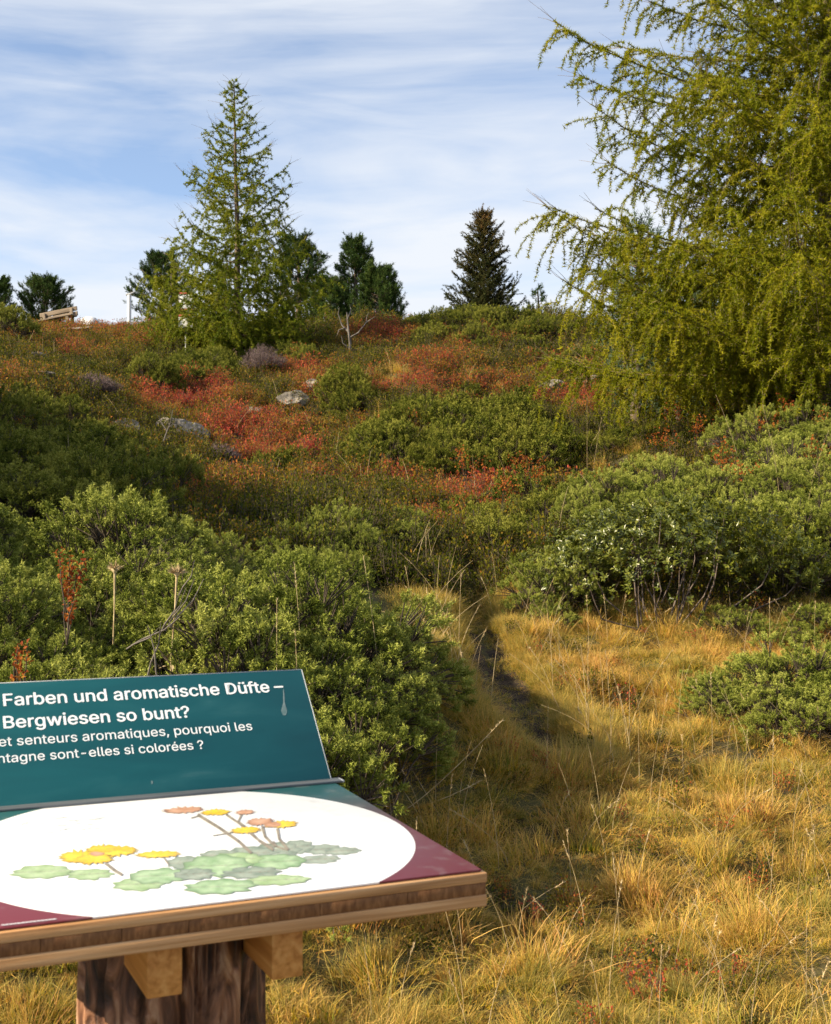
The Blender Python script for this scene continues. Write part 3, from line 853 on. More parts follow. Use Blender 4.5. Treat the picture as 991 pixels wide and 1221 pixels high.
gt = -.52 + 1.85 * fbm(x * 1.25 + 5, y * 1.25, 3, 33) + .55 * (vnoise(x * 7, y * 7, 34) - .5) - .25 * np.exp(-((path_dist(x, y) - 1.3) / .8) ** 2)
gt += R.normal(0, .24, n)
gt -= .55 * np.clip(1 - (x - np.interp(y, [3, 4.2, 5.2, 6.2, 7.2, 9], [-2, -.75, -.35, .05, .25, .25])) / .55, 0, 1) * (y > 3.4)
gt += .22 * np.exp(-(((x - 1.5) / .9) ** 2 + ((y - 7.9) / .5) ** 2))
def tussock(x, y, cell=.27):
    """distance to and direction from the middle of the nearest tussock, and that tussock's own chance number"""
    i0, j0 = np.floor(x / cell), np.floor(y / cell)
    best = np.full(x.shape, 9.); ang = np.zeros(x.shape); own = np.zeros(x.shape)
    for di in (-1, 0, 1):
        for dj in (-1, 0, 1):
            i, j = i0 + di, j0 + dj
            cx2, cy2 = (i + .15 + .7 * hash2(i, j, 51)) * cell, (j + .15 + .7 * hash2(i, j, 52)) * cell
            d = np.hypot(x - cx2, y - cy2); k = d < best
            best = np.where(k, d, best); ang = np.where(k, np.arctan2(y - cy2, x - cx2), ang); own = np.where(k, hash2(i, j, 53), own)
    return best, ang, own
td, ta, to = tussock(x, y)
lump = np.clip(1.35 - 6.2 * td, .22, 1.3) * (.65 + .6 * to)
gt += .45 * (to - .5)
sc = R.uniform(.6, 1.15, n) * lump * .92 * np.clip(.45 + .3 * (path_dist(x, y) - 1), .45, 1)
rot = np.stack([R.normal(0, .22, n), np.clip(td * 4.2, 0, .75) + R.normal(0, .2, n), ta + R.normal(0, .4, n)], 1)
xt = R.uniform(-2.2, 4.2, 16000); yt = R.uniform(2.6, 9.6, 16000)          # matted thatch between the tufts
kt = (R.uniform(0, 1, 16000) < meadow_w(xt, yt) * .8) & (path_dist(xt, yt) > 1.05) & (np.hypot(xt + .36, yt - 1.87) > .3)
xt, yt = xt[kt], yt[kt]; nt_ = len(xt); st_ = R.uniform(.4, .9, nt_)
ix = np.r_[R.integers(0, 8, n), R.choice([3, 7, 7], nt_)]
sv = np.concatenate([np.stack([sc, sc, sc * R.uniform(.8, 1.25, n)], 1), np.stack([st_, st_, st_ * R.uniform(.4, .9, nt_)], 1)])
rot = np.concatenate([rot, np.stack([R.normal(0, .3, nt_), R.normal(0, .3, nt_), R.uniform(0, 2 * PI, nt_)], 1)])
gt = np.r_[gt, .15 + .9 * fbm(xt * 1.3, yt * 1.3, 3, 91) + R.normal(0, .22, nt_)]
pv = np.concatenate([np.stack([x, y, z], 1), np.stack([xt, yt, h(xt, yt)], 1)])
scatter('meadow_grass', pv, rot, sv, ix, np.clip(gt, 0, 1), gr,
        'tufted golden and green alpine grass covering the foreground slope', 'grass')

# bilberry and heath tufts
bb = []
for i, (nl, hg, rd, ll) in enumerate([(150, .16, .13, .023), (130, .12, .15, .022), (160, .20, .12, .022), (140, .10, .16, .021)]):
    m = MB(); r = np.random.default_rng(80 + i)
    ns_ = 16
    a = r.uniform(0, 2 * PI, ns_); q = rd * np.sqrt(r.uniform(0, 1, ns_)) * .7
    P0, D0 = [], []
    for k in range(ns_):
        b0 = np.array([q[k] * math.cos(a[k]) * .6, q[k] * math.sin(a[k]) * .6, -.03])
        e = np.array([q[k] * math.cos(a[k]) * 1.4, q[k] * math.sin(a[k]) * 1.4, hg * r.uniform(.6, 1.1)])
        m.tube([b0, (b0 + e) / 2 + r.normal(0, .008, 3), e], [.0022, .0018, .001], 3, .3, 1)
        w = max(4, nl // ns_)
        t = r.uniform(.25, 1.02, w)
        P0.append(b0 + (e - b0) * t[:, None] + r.normal(0, .012, (w, 3)))
        D0.append(nrm(r.normal(0, 1, (w, 3)) + [0, 0, .7]))
    P0, D0 = np.concatenate(P0), np.concatenate(D0)
    m.leaves(P0, D0, nrm(r.normal(0, .6, P0.shape) + [0, 0, 1]), ll * r.uniform(.7, 1.2, len(P0)), ll * .6, r.uniform(0, 1, len(P0)))
    bb.append(bpy.data.objects.new('bilberry_tuft_%d' % i, m.mesh('bilberry_tuft', [M['bilberry'], M['bark']])))
n = 38000
y = 8.6 + 34 * R.uniform(0, 1, n) ** 1.15
x = R.uniform(-1, 1, n) * (y * .40 + 1.0) - .2
z = h(x, y)
px, py, dp = proj(np.stack([x, y, z], 1))
gw = grassy(px, py)
under_meadow = meadow_w(x, y)
keep = (R.uniform(0, 1, n) > gw * .85) & (path_dist(x, y) > 1.25) & (under_meadow < .4) & (R.uniform(0, 1, n) < np.clip(1.3 - y / 60, .5, 1))
x, y, z, px, py = x[keep], y[keep], z[keep], px[keep], py[keep]
n = len(x)
print('bilberry tufts', n)
tn = cover_tint(px, py, x, y) + R.normal(0, .11, n)
sc = R.uniform(.65, 1.4, n) * np.clip(.75 + y / 50, .8, 1.4)
rot = np.stack([R.normal(0, .15, n), R.normal(0, .15, n), R.uniform(0, 2 * PI, n)], 1)
scatter('bilberry_carpet', np.stack([x, y, z], 1), rot, np.stack([sc, sc, sc * R.uniform(.7, 1.3, n)], 1), R.integers(0, 4, n), np.clip(tn, 0, 1), bb,
        'low red, orange and olive bilberry and heath carpet covering the hillside', 'ground cover')
# grass between the dwarf shrubs on the hill
n = 9000
y = 8.8 + 30 * R.uniform(0, 1, n) ** 1.2
x = R.uniform(-1, 1, n) * (y * .40 + 1.0)
z = h(x, y)
px, py, dp = proj(np.stack([x, y, z], 1))
gw = grassy(px, py)
keep = (R.uniform(0, 1, n) < .16 + gw * 1.2) & (path_dist(x, y) > 1.1)
x, y, z, gw = x[keep], y[keep], z[keep], gw[keep]
n = len(x)
sc = R.uniform(.7, 1.3, n) * np.clip(.8 + y / 40, 1, 1.5)
rot = np.stack([R.normal(0, .15, n), R.normal(0, .15, n), R.uniform(0, 2 * PI, n)], 1)
scatter('hillside_grass', np.stack([x, y, z], 1), rot, np.stack([sc, sc, sc * R.uniform(.8, 1.3, n)], 1), R.integers(0, 8, n), np.clip(.35 + .4 * fbm(x, y, 3, 61) + .1 * gw, 0, 1), gr,
        'pale dry grass standing between the dwarf shrubs on the hillside', 'grass')
# shaded long grass hanging over the bank on both sides of the path
n = 3800
t = R.uniform(0, len(PATH) - 1, n)
cx_ = np.interp(t, np.arange(len(PATH)), PATH[:, 0]); cy_ = np.interp(t, np.arange(len(PATH)), PATH[:, 1]); cw = np.interp(t, np.arange(len(PATH)), PATHW)
sgn = np.where(R.uniform(0, 1, n) < .55, -1, 1)
x = cx_ + sgn * cw * (1.05 + np.abs(R.normal(0, 1.0, n)) * np.where(sgn < 0, 1.6, .7)); y = cy_ + R.normal(0, .12, n)
k = path_dist(x, y) > 1.0
x, y = x[k], y[k]; n = len(x); z = h(x, y)
sc = R.uniform(.5, 1.0, n) * np.clip(.5 + .3 * (path_dist(x, y) - 1), .5, 1)
rot = np.stack([R.normal(0, .25, n), R.normal(0, .25, n), R.uniform(0, 2 * PI, n)], 1)
scatter('path_side_grass', np.stack([x, y, z], 1), rot, np.stack([sc, sc, sc * 1.1], 1), R.integers(0, 8, n), np.clip(.05 + .42 * fbm(x * 1.5, y * 1.5, 3, 44), 0, 1), gr,
        'long greenish grass hanging over the banks of the path', 'grass')

n = 900
t = R.uniform(0, len(PATH) - 1, n)
x = np.interp(t, np.arange(len(PATH)), PATH[:, 0]) + R.normal(0, .16, n); y = np.interp(t, np.arange(len(PATH)), PATH[:, 1]) + R.normal(0, .05, n)
z = h(x, y)
k = R.uniform(0, 1, n) < .18 + .5 * vnoise(x * 9, y * 9, 71) * np.clip(path_dist(x, y) - .2, 0, 1) + .35 * (t > 4.2)
x, y, z = x[k], y[k], z[k]; n = len(x)
sc = R.uniform(.25, .62, n)
scatter('path_litter', np.stack([x, y, z + .004], 1), np.stack([R.normal(0, .5, n), R.normal(0, .5, n), R.uniform(0, 6.3, n)], 1), np.stack([sc, sc, sc * .6], 1), R.choice([3, 5, 7], n), np.clip(R.normal(.35, .25, n), 0, 1), gr,
        'broken grass and litter strewn over the bare path', 'litter')
n = 5000
x = R.uniform(-.6, 4.2, n); y = R.uniform(3.6, 9.4, n)
k = (R.uniform(0, 1, n) < meadow_w(x, y) * np.clip(fbm(x * 1.9, y * 1.9, 3, 77) * 2.6 - 1.25, .02, 1) * .38) & (path_dist(x, y) > 1.2)
x, y = x[k], y[k]; z = h(x, y); n = len(x)
sc = R.uniform(.35, .75, n)
scatter('meadow_herbs', np.stack([x, y, z], 1), np.stack([R.normal(0, .2, n), R.normal(0, .2, n), R.uniform(0, 6.3, n)], 1), np.stack([sc, sc, sc * R.uniform(.7, 1.2, n)], 1), R.integers(0, 4, n), np.clip(R.choice([.1, .25, .35, .62, .8], n) + R.normal(0, .1, n), 0, 1), bb,
        'small red and green leafy herbs growing through the meadow grass', 'ground cover')

# ------------------------------------------------------------------ junipers
def plume(r, L, rad, n):
    """a fan of short spiky shoots on one twig: needle feet, needle directions and how near each is to a tip"""
    ax = nrm(np.array([r.normal(0, .2), r.normal(0, .2), 1.0]))
    ns_ = 15
    k = n // ns_
    Ps, Ds, Ts = [], [], []
    for i in range(ns_):
        t = (i + .5) / ns_
        az = i * 2.4 + r.normal(0, .5)
        out = np.array([math.cos(az), math.sin(az), 0])
        d0 = nrm(out * (1.0 - .65 * t) + ax * (.45 + .7 * t) + r.normal(0, .15, 3))
        b0 = ax * L * t * .75
        l = L * r.uniform(.34, .60) * (1.1 - .35 * t)
        q = r.uniform(.12, 1, k)
        bend = np.array([0, 0, 1.]) * .25
        Ps.append(b0 + d0 * (l * q)[:, None] + bend * (l * q ** 2)[:, None])
        Ds.append(nrm(d0 * .55 + nrm(r.normal(0, 1, (k, 3))) * .85 + [0, 0, .12]))
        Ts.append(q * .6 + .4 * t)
    return np.concatenate(Ps), np.concatenate(Ds), np.concatenate(Ts)

def frame(d, r):
    d = nrm(d); a = nrm(np.cross(d, r.normal(0, 1, 3))); b = np.cross(d, a)
    return np.stack([a, b, d], 1)

def juniper_clump(seed, R0, H0, nb, npl, L, rad, nn, nl, nw, mat):
    r = np.random.default_rng(seed)
    pl_ = [plume(r, L, rad, nn) for _ in range(7)]
    m = MB()
    lob = r.uniform(0, 2 * PI, 3)
    for b in range(nb):
        az = b * 2.39996 + r.normal(0, .25)
        u_ = math.sqrt((b + .5) / nb)
        el = math.acos(min(1, u_)) if u_ < 1 else 0
        Rr = R0 * (1 + .22 * math.sin(2 * az + lob[0]) + .12 * math.sin(5 * az + lob[1])) * r.uniform(.82, 1.12)
        E = np.array([Rr * u_ * math.cos(az), Rr * u_ * math.sin(az), H0 * (.18 + .82 * math.sin(el) ** .8) * r.uniform(.62, 1.22)])
        out = nrm(np.array([math.cos(az) * u_, math.sin(az) * u_, .55 * (1.1 - u_)]))
        c0 = np.array([.25 * E[0], .25 * E[1], -.05])
        mid = c0 * .45 + E * .55 + np.array([0, 0, .10 * H0])
        m.tube([c0, mid, E], [.007, .005, .002], 3, .4, 1)
        arm = nrm(E - mid)
        # a cushion of shoots at the end of the branch, longer along the branch than across it
        nor_ = nrm(out * .45 + np.array([0, 0, .8]) + r.normal(0, .16, 3))
        al = nrm(arm - nor_ * (arm @ nor_)); ac = np.cross(nor_, al)
        ps = r.uniform(.55, 1.25)
        tone = r.uniform(.0, .34)
        for k in range(npl):
            th_ = k * 2.4 + r.normal(0, .3); q0 = math.sqrt((k + .35) / npl)
            u1, u2 = q0 * math.cos(th_), q0 * math.sin(th_)
            pos = E + (al * (u1 * 1.45 - .35) + ac * u2) * rad * ps - nor_ * rad * ps * .62 * q0 * q0 + r.normal(0, rad * .10, 3)
            o_ = nrm(nor_ * 1.0 + (al * u1 + ac * u2) * .95 + r.normal(0, .16, 3))
            F = frame(o_, r); sc_ = r.uniform(.8, 1.2) * (.75 + .25 * ps)
            p_, d_, q_ = pl_[r.integers(7)]
            pw_ = pos + (p_ * sc_) @ F.T
            m.tube([E - arm * rad * 1.5, pos + o_ * L * .3 * sc_], [.004, .002], 3, .4, 1)
            m.needles(pw_, d_ @ F.T, nl * sc_ * r.uniform(.75, 1.2, len(p_)), nw, np.clip(tone * .8 + r.uniform(.0, .14) + r.normal(0, .09, len(p_)) + .62 * q_ - .05, 0, 1))  # darker towards shoot bases: inner shade and sunlit tips go into the colour
    return m.mesh('juniper_clump', [mat, M['bark']])
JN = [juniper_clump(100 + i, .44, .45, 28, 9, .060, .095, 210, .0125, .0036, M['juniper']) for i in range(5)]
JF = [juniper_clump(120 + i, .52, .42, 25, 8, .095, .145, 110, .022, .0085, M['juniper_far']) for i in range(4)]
print('juniper clump tris', len(JN[0].polygons), len(JF[0].polygons))

def juniper(label, spots, meshes, group=None, sink=.04, smin=.8, smax=1.15, zs=1.0):
    """spots: (x, y, scale); every clump stands on the ground"""
    c = np.mean([(s[0], s[1]) for s in spots], axis=0)
    o = np.array([c[0], c[1], h1(*c)])
    t = thing('juniper_bush', label, 'juniper', o, 0, group)
    for (x, y, s) in spots:
        e = .25
        gx_ = (h1(x + e, y) - h1(x - e, y)) / (2 * e); gy_ = (h1(x, y + e) - h1(x, y - e)) / (2 * e)
        s2 = s * random.uniform(smin, smax)
        link('foliage', random.choice(meshes), t, np.array([x, y, h1(x, y) - sink]) - o, (.7 * math.atan(gy_) + random.gauss(0, .10), -.7 * math.atan(gx_) + random.gauss(0, .10), random.uniform(0, 2 * PI)), (s2, s2, s2 * zs * random.uniform(.9, 1.2)))
    return t

def fill(poly_px, step, s, d0=2.5, jit=.35, reject=None):
    """ground spots under a polygon given in photograph pixels"""
    w = np.array([G(*p, d0=d0)[:2] for p in poly_px])
    return fill_w(w, step, s, jit, reject)
def fill_w(w, step, s, jit=.35, reject=None):
    w = np.asarray(w, float)
    out = []
    x0, y0 = w.min(0); x1, y1 = w.max(0)
    yy = y0; row = 0
    while yy <= y1:
        xx = x0 + (step / 2 if row % 2 else 0)
        while xx <= x1:
            x, y = xx + random.uniform(-jit, jit) * step, yy + random.uniform(-jit, jit) * step
            c = False
            for i in range(len(w)):
                (ax, ay), (bx, by) = w[i], w[i - 1]
                if (ay > y) != (by > y) and x < (bx - ax) * (y - ay) / (by - ay) + ax: c = not c
            if c and path_dist(np.array([x]), np.array([y]))[0] > 1.9 and not (reject and reject(x, y)): out.append((x, y, s * random.uniform(.85, 1.15)))
            xx += step
        yy += step * .87; row += 1
    return out

n = 420
y = 11.5 + 20 * R.uniform(0, 1, n); x = R.uniform(-1, 1, n) * y * .36
px, py, dp = proj(np.stack([x, y, h(x, y)], 1))
k = (R.uniform(0, 1, n) < np.clip(1.4 * fbm(x * .8, y * .8, 2, 95) - .25, .1, 1) * np.clip(1.25 - cover_tint(px, py, x, y) * 1.3, .05, 1)) & (path_dist(x, y) > 2)
x, y = x[k], y[k]; n = len(x); sc = R.uniform(.18, .5, n)
jp = []
for i_, m_ in enumerate(JF): jp.append(bpy.data.objects.new('cushion_%d' % i_, m_))
scatter('dwarf_shrub_cushions', np.stack([x, y, h(x, y) - .02], 1), np.stack([R.normal(0, .1, n), R.normal(0, .1, n), R.uniform(0, 6.3, n)], 1), np.stack([sc, sc, sc * R.uniform(.8, 1.5, n)], 1), R.integers(0, len(JF), n), R.uniform(0, 1, n), jp,
        'small green dwarf shrub cushions dotted all over the hillside heath', 'ground cover')
# front left thicket and the mound right of it
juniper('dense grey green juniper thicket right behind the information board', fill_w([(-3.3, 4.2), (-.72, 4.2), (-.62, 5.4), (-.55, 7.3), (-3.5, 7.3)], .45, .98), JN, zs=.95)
juniper('rounded bright green juniper mound between the board and the path', [(-.44, 4.75, 1.05), (-.24, 5.0, .85), (-.52, 5.25, 1.15), (-.26, 5.5, .95), (-.60, 4.62, .95), (-.42, 5.85, 1.2), (-.32, 4.5, .7), (-.46, 6.4, 1.15),
        (-.22, 6.05, .8), (-.22, 6.6, .75)], JN, zs=.92)
juniper('low juniper patch with red sprigs beside the upper end of the path', fill_w([(-1.5, 7.4), (-.45, 7.2), (-.35, 8.6), (.1, 10.5), (-1.2, 9.2)], .52, .62), JN)
# right-hand slope
juniper('broad pale green juniper carpet on the right slope above the glossy bush', fill_w([(1.35, 9.9), (3.0, 9.2), (4.8, 9.0), (5.4, 12.6), (3.9, 13.2), (2.5, 12.2), (1.5, 11.2)], .56, 1.0), JN)
juniper('small juniper at the right edge of the meadow below the slope', [(1.66, 7.0, .6), (1.72, 7.25, .6), (1.85, 7.0, .8), (2.2, 6.95, 1.0), (2.15, 7.3, .95), (2.55, 7.2, 1.05), (2.6, 6.85, .9), (1.95, 6.72, .65), (3.0, 7.1, 1.0), (2.3, 6.62, .7)], JN, zs=.75)
juniper('low juniper fringe along the foot of the right bank', [(2.5, 8.5, .62), (2.85, 8.6, .7), (3.2, 8.55, .75), (2.2, 8.65, .55), (3.5, 8.7, .8)], JN, zs=.8)
juniper('feathery juniper at the left side of the glossy leaved bush', [(.82, 9.0, .62), (1.0, 9.15, .8), (.95, 8.8, .5), (1.15, 9.5, .8)], JN)
# middle distance
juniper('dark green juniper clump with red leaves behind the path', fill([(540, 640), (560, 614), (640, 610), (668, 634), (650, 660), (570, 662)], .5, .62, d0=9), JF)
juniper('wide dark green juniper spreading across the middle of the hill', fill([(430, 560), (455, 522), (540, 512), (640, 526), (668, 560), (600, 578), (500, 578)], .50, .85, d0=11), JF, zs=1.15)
juniper('green juniper patch left of the wide juniper', fill([(330, 560), (380, 530), (440, 525), (430, 562), (380, 570)], .7, .5, d0=11), JF)
juniper('shaded juniper thicket on the mound at the left edge', fill([(-40, 660), (-40, 500), (90, 498), (140, 525), (190, 575), (200, 640), (120, 655)], .55, .72, d0=8.0), JF)
juniper('dark juniper strip along the crest below the brown spruce', fill([(490, 400), (520, 388), (620, 388), (690, 394), (700, 412), (600, 425), (500, 418)], .68, .8, d0=15), JF)
juniper('dark juniper at the foot of the large larch', fill([(640, 440), (690, 420), (740, 425), (735, 452), (680, 455)], .7, .7, d0=15), JF)
juniper('dark cushion of juniper in front of the left larch', fill([(205, 458), (215, 438), (265, 434), (275, 455), (240, 466)], .5, .85, d0=14), JF)
juniper('small bright green bush in the middle of the hill', [(*G(405, 494)[:2], .85), (*G(428, 496)[:2], .9), (*G(418, 490)[:2], .9)], JF, zs=1.4)
juniper('flat juniper patch right of the small bright bush', fill([(350, 510), (420, 500), (520, 496), (540, 508), (440, 518)], .8, .45, d0=14), JF)
juniper('dark bush at the left edge under the pines', [(*G(8, 404)[:2], 1.3), (*G(22, 404)[:2], 1.1)], JF)
juniper('grey green dwarf bush beside the pale rock in front of the left larch', [(*G(178, 466)[:2], .9), (*G(190, 470)[:2], .8)], JF, zs=1.4)
juniper('olive bush to the right of the dry heather', [(*G(350, 438)[:2], 1.0), (*G(365, 440)[:2], .9)], JF)
juniper('dark juniper patch on the slope at the right under the larch', fill([(690, 560), (720, 500), (800, 490), (860, 500), (800, 530), (740, 560)], .75, .5, d0=12), JF)

# ------------------------------------------------------------------ glossy rhododendron bush
def rhododendron():
    o = np.array([1.85, 9.05, 0]); o[2] = h1(o[0], o[1])
    t = thing('rhododendron_bush', 'rounded glossy dark green leaved bush with bare grey stems on the right bank', 'bush', o)
    r = np.random.default_rng(5)
    lf, st = MB(), MB()
    ends = []
    for i in range(1700):
        az = r.uniform(0, 2 * PI); u_ = r.uniform(0, 1) ** .5
        el = math.acos(u_)
        q = r.uniform(.70, 1.05)
        lump = 1 + .16 * math.sin(3 * az + 1) + .10 * math.sin(7 * az) 
        x, y, z_ = 1.18 * u_ * math.cos(az) * q * lump, .62 * u_ * math.sin(az) * q * lump, (.10 + .78 * math.sin(el) ** .75) * (.35 + .65 * q)
        if z_ < .10 and r.uniform() < .5: continue
        # a gap at the front through which the stems show
        if y < -.15 and abs(x - .32) < .30 and .12 < z_ < .52 and r.uniform() < .45: continue
        ends.append((x, y, z_ + .05 * x))
    for e in ends:
        e = np.array(e)
        ax = nrm(np.array([e[0] * .7, e[1] * .7, .55]) + r.normal(0, .25, 3))
        k = r.integers(7, 11)
        az = np.arange(k) * 2.4 + r.uniform(0, 6)
        F = frame(ax, r)
        d = nrm(np.stack([np.cos(az), np.sin(az), r.uniform(.15, .9, k)], 1)) @ F.T
        pos = e + ax * r.uniform(-.03, .03, k)[:, None]
        lf.leaves(pos, d, np.tile(ax, (k, 1)), r.uniform(.030, .046, k), r.uniform(.012, .018, k), np.clip(r.uniform(.15, .7) + r.normal(0, .15, k), 0, 1), fold=.18)
    for i in range(24):
        e = np.array(ends[r.integers(len(ends))])
        b0 = np.array([e[0] * .35 + r.normal(0, .12), e[1] * .45 + r.normal(0, .08), -.05])
        mid = (b0 + e) / 2 + np.array([e[0] * .12, e[1] * .12, -.05]) + r.normal(0, .04, 3)
        st.tube([b0, b0 * .6 + mid * .4, mid, mid * .5 + e * .5 + r.normal(0, .015, 3), e], [.008, .007, .005, .0035, .002], 5, .5)
    lf.build('foliage', M['rhodo'], t)
    st.build('stems', M['rhodo_stem'], t, True)
rhododendron()

# ------------------------------------------------------------------ trees
def sample_curve(pts, spacing, r, start=0.0):
    pts = np.asarray(pts)
    seg = np.linalg.norm(np.diff(pts, axis=0), axis=1); L = np.r_[0, np.cumsum(seg)]
    n = max(2, int(L[-1] * (1 - start) / spacing))
    s = L[-1] * (start + (1 - start) * (np.arange(n) + r.uniform(0, 1, n)) / n)
    p = np.stack([np.interp(s, L, pts[:, k]) for k in range(3)], 1)
    i = np.clip(np.searchsorted(L, s) - 1, 0, len(pts) - 2)
    return p, nrm(pts[i + 1] - pts[i])

def larch(label, base, H, Lmax, nbr, seed, spacing, nlen, nwid, nn, mat, extra=(), low=.06, pend=1.0, trunk_r=.12, tipup=.25, dens_top=None, shape=.85, sag=.18, name='larch_tree', whip=.12, group=None, up0=.0, az_fn=None):
    r = np.random.default_rng(seed)
    t = thing(name, label, 'larch tree', base, 0, group)
    tk, lb, cr = MB(), MB(), MB()
    zz = np.linspace(-.3, H, 16)
    wob = np.cumsum(r.normal(0, .012, (16, 2)), axis=0) * H / 9
    tp = np.c_[wob, zz]
    tk.tube(tp, trunk_r * np.clip(1 - zz / H, .02, 1) ** .8 + .006, 9, .5)
    tk.build('trunk', M['trunk'], t, True)
    specs = []
    for i in range(nbr):
        f = low + (1 - low) * (i + r.uniform(0, 1)) / nbr
        f = f ** 1.22
        az = i * 2.39996 + r.normal(0, .35)
        specs.append((f, az, Lmax * (1 - f) ** shape * r.uniform(.62, 1.1) + .08))
    specs += [(a_, b_, c_ * 1.08) for a_, b_, c_ in extra]
    for f, az, Lb in specs:
        hz = f * H
        c = np.array([np.interp(hz, zz, tp[:, 0]), np.interp(hz, zz, tp[:, 1]), hz])
        k = 9
        s = np.linspace(0, 1, k)
        az_s = az + np.cumsum(r.normal(0, .07, k))
        steps = np.r_[0, np.full(k - 1, Lb / (k - 1))]
        xy = np.cumsum(steps[:, None] * np.stack([np.cos(az_s), np.sin(az_s)], 1), axis=0)
        young = f ** 1.5
        z_ = Lb * ((-sag * (1 - young) + (up0 + .25) * young) * s + tipup * s ** 3 * r.uniform(.6, 1.3)) + np.cumsum(r.normal(0, .012 * Lb, k)) * .4
        main = c + np.c_[xy, z_]
        lb.tube(main, .013 * (Lb / 3) ** .6 * (1 - .85 * s) + .0022, 4, r.uniform(.3, .7))
        tw = [(main, .12)]
        nsec = max(3, int(Lb * 10 * pend))
        for j in range(nsec):
            sj = .12 + .86 * (j + r.uniform(0, 1)) / nsec
            p0 = np.array([np.interp(sj, s, main[:, q_]) for q_ in range(3)])
            ls = (.16 + .30 * (1 - sj)) * min(Lb, 2.4) * r.uniform(.5, 1.2) * .8
            sgn_ = 1 if j % 2 else -1
            a2 = az + sgn_ * r.uniform(.5, 1.25)
            u_ = np.linspace(0, 1, 5)
            hang = r.uniform(.25, 1.3) * (1 - .6 * young)
            sec = p0 + np.c_[np.cos(a2) * ls * u_ * (1 - .3 * hang * u_), np.sin(a2) * ls * u_ * (1 - .3 * hang * u_), ls * (.18 * u_ - hang * u_ ** 2 + (.35 * u_ ** 3 if r.uniform() < .5 else 0))]
            tw.append((sec, .05))
            # drooping sprays off the side branch
            for _ in range(r.integers(1, 4) if r.uniform() < pend * (1 - .6 * young) else 0):
                uq = r.uniform(.1, 1)
                q0 = np.array([np.interp(uq, u_, sec[:, q_]) for q_ in range(3)])
                lp = r.uniform(.12, .46) * min(1.3, .4 + Lb / 3)
                a3 = a2 + r.normal(0, .9); dn_ = r.uniform(.1, 1.3) * (1 - .7 * young)
                tw.append((q0 + np.c_[math.cos(a3) * lp * u_ * (1 - .35 * u_), math.sin(a3) * lp * u_ * (1 - .35 * u_), -lp * dn_ * (u_ * .35 + .65 * u_ ** 2)], .03))
        # bare whips beyond the needles
        for _ in range(3 if Lb > .8 else 1):
            e = main[-1]; d = nrm(np.array([math.cos(az + r.normal(0, .5)), math.sin(az + r.normal(0, .5)), r.uniform(.1, 1.0)]))
            b_ = main[-1] * .8 + main[-2] * .2
            lb.tube([b_, b_ + d * whip * .5 + r.normal(0, .01, 3), b_ + d * whip * r.uniform(.8, 1.6)], [.0035, .0026, .0012], 3, .8)
        dn = 1.0 if dens_top is None or (hz < dens_top and math.cos(az) < .25) else .3
        for cv, st in tw:
            if cv is not main: lb.tube(cv, np.linspace(.0035, .0015, len(cv)), 3, r.uniform(.2, .8))
            p_, d_ = sample_curve(cv, spacing / dn, r, st)
            m_ = len(p_)
            dd = nrm(nrm(r.normal(0, 1, (m_, nn, 3))) + d_[:, None] * .35 + np.array([0, 0, .12]))
            pp = np.repeat(p_[:, None], nn, 1)
            rb = np.clip(r.uniform(.1, .8) + r.normal(0, .12, m_), 0, 1)
            cr.needles(pp.reshape(-1, 3), dd.reshape(-1, 3), nlen * r.uniform(.7, 1.2, m_ * nn), nwid, np.repeat(rb, nn))
    lb.build('limbs', M['larch_twig'], t)
    cr.build('crown', mat, t)
    print(label, 'needles', len(cr.F3) and sum(map(len, cr.F3)))
    return t

LW = np.array([4.62, 14.2, 0]); LW[2] = h1(LW[0], LW[1])
HB = 9.0
def fh(py, d=14.2): return (EYE[2] + (643 - py) / FPX * d - LW[2]) / HB
ex = [(fh(128), PI + .10, 3.15), (fh(140), PI - .12, 2.6), (fh(295), PI + .05, 2.9), (fh(330), PI - .1, 3.05), (fh(318), PI + .4, 2.8), (fh(30), PI + .15, 2.35), (fh(60), PI - .3, 2.3), (fh(5), PI + .5, 2.0),
      (fh(210), PI + .55, 2.6), (fh(400), PI + .3, 2.7), (fh(430), PI + .75, 2.6), (fh(380), PI + .95, 2.5), (fh(300), PI + 1.1, 2.4), (fh(180), PI + .9, 2.3), (fh(90), PI + .8, 2.2), (fh(450), PI + .05, 2.3), (fh(-20), PI + .2, 2.0),
      (fh(340), PI + 1.5, 2.3), (fh(410), PI + 1.35, 2.3), (fh(240), PI + 1.35, 2.2), (fh(130), PI + 1.4, 2.1), (fh(50), PI + 1.25, 2.0)]
big_larch = larch('huge drooping yellow green larch filling the right edge', LW, HB, 3.0, 210, 31, .024, .046, .0105, 7, M['larch'], ex, low=.06, pend=1.0, trunk_r=.12, dens_top=5.6, sag=.03, whip=.30, tipup=.20)
def copy_tree(o, label, loc, rz, sc_):
    c = o.copy(); COL.objects.link(c); c.location = tuple(loc); c.rotation_euler = (0, 0, rz); c.scale = (sc_,) * 3; c['label'] = label
    for ch in o.children:
        d = ch.copy(); COL.objects.link(d); d.parent = c
    return c
copy_tree(big_larch, 'second larch standing close behind the huge larch at the right edge', (6.1, 16.6, h1(6.1, 16.6)), 2.6, 1.0)
bl = G(283, 424)
larch('tall slender larch standing alone on the left of the hill', bl, 5.85, 2.25, 150, 7, .036, .060, .0165, 8, M['larch_far'], low=.02, pend=.8, trunk_r=.075, shape=.90, tipup=.30, sag=.02, whip=.22, up0=.12)
larch('young bushy larch at the left foot of the tall slender larch', G(205, 420), 1.75, .85, 46, 8, .030, .048, .0115, 7, M['larch_far'], low=.03, pend=.8, trunk_r=.03, shape=.7, tipup=.3, sag=-.1, whip=.1)
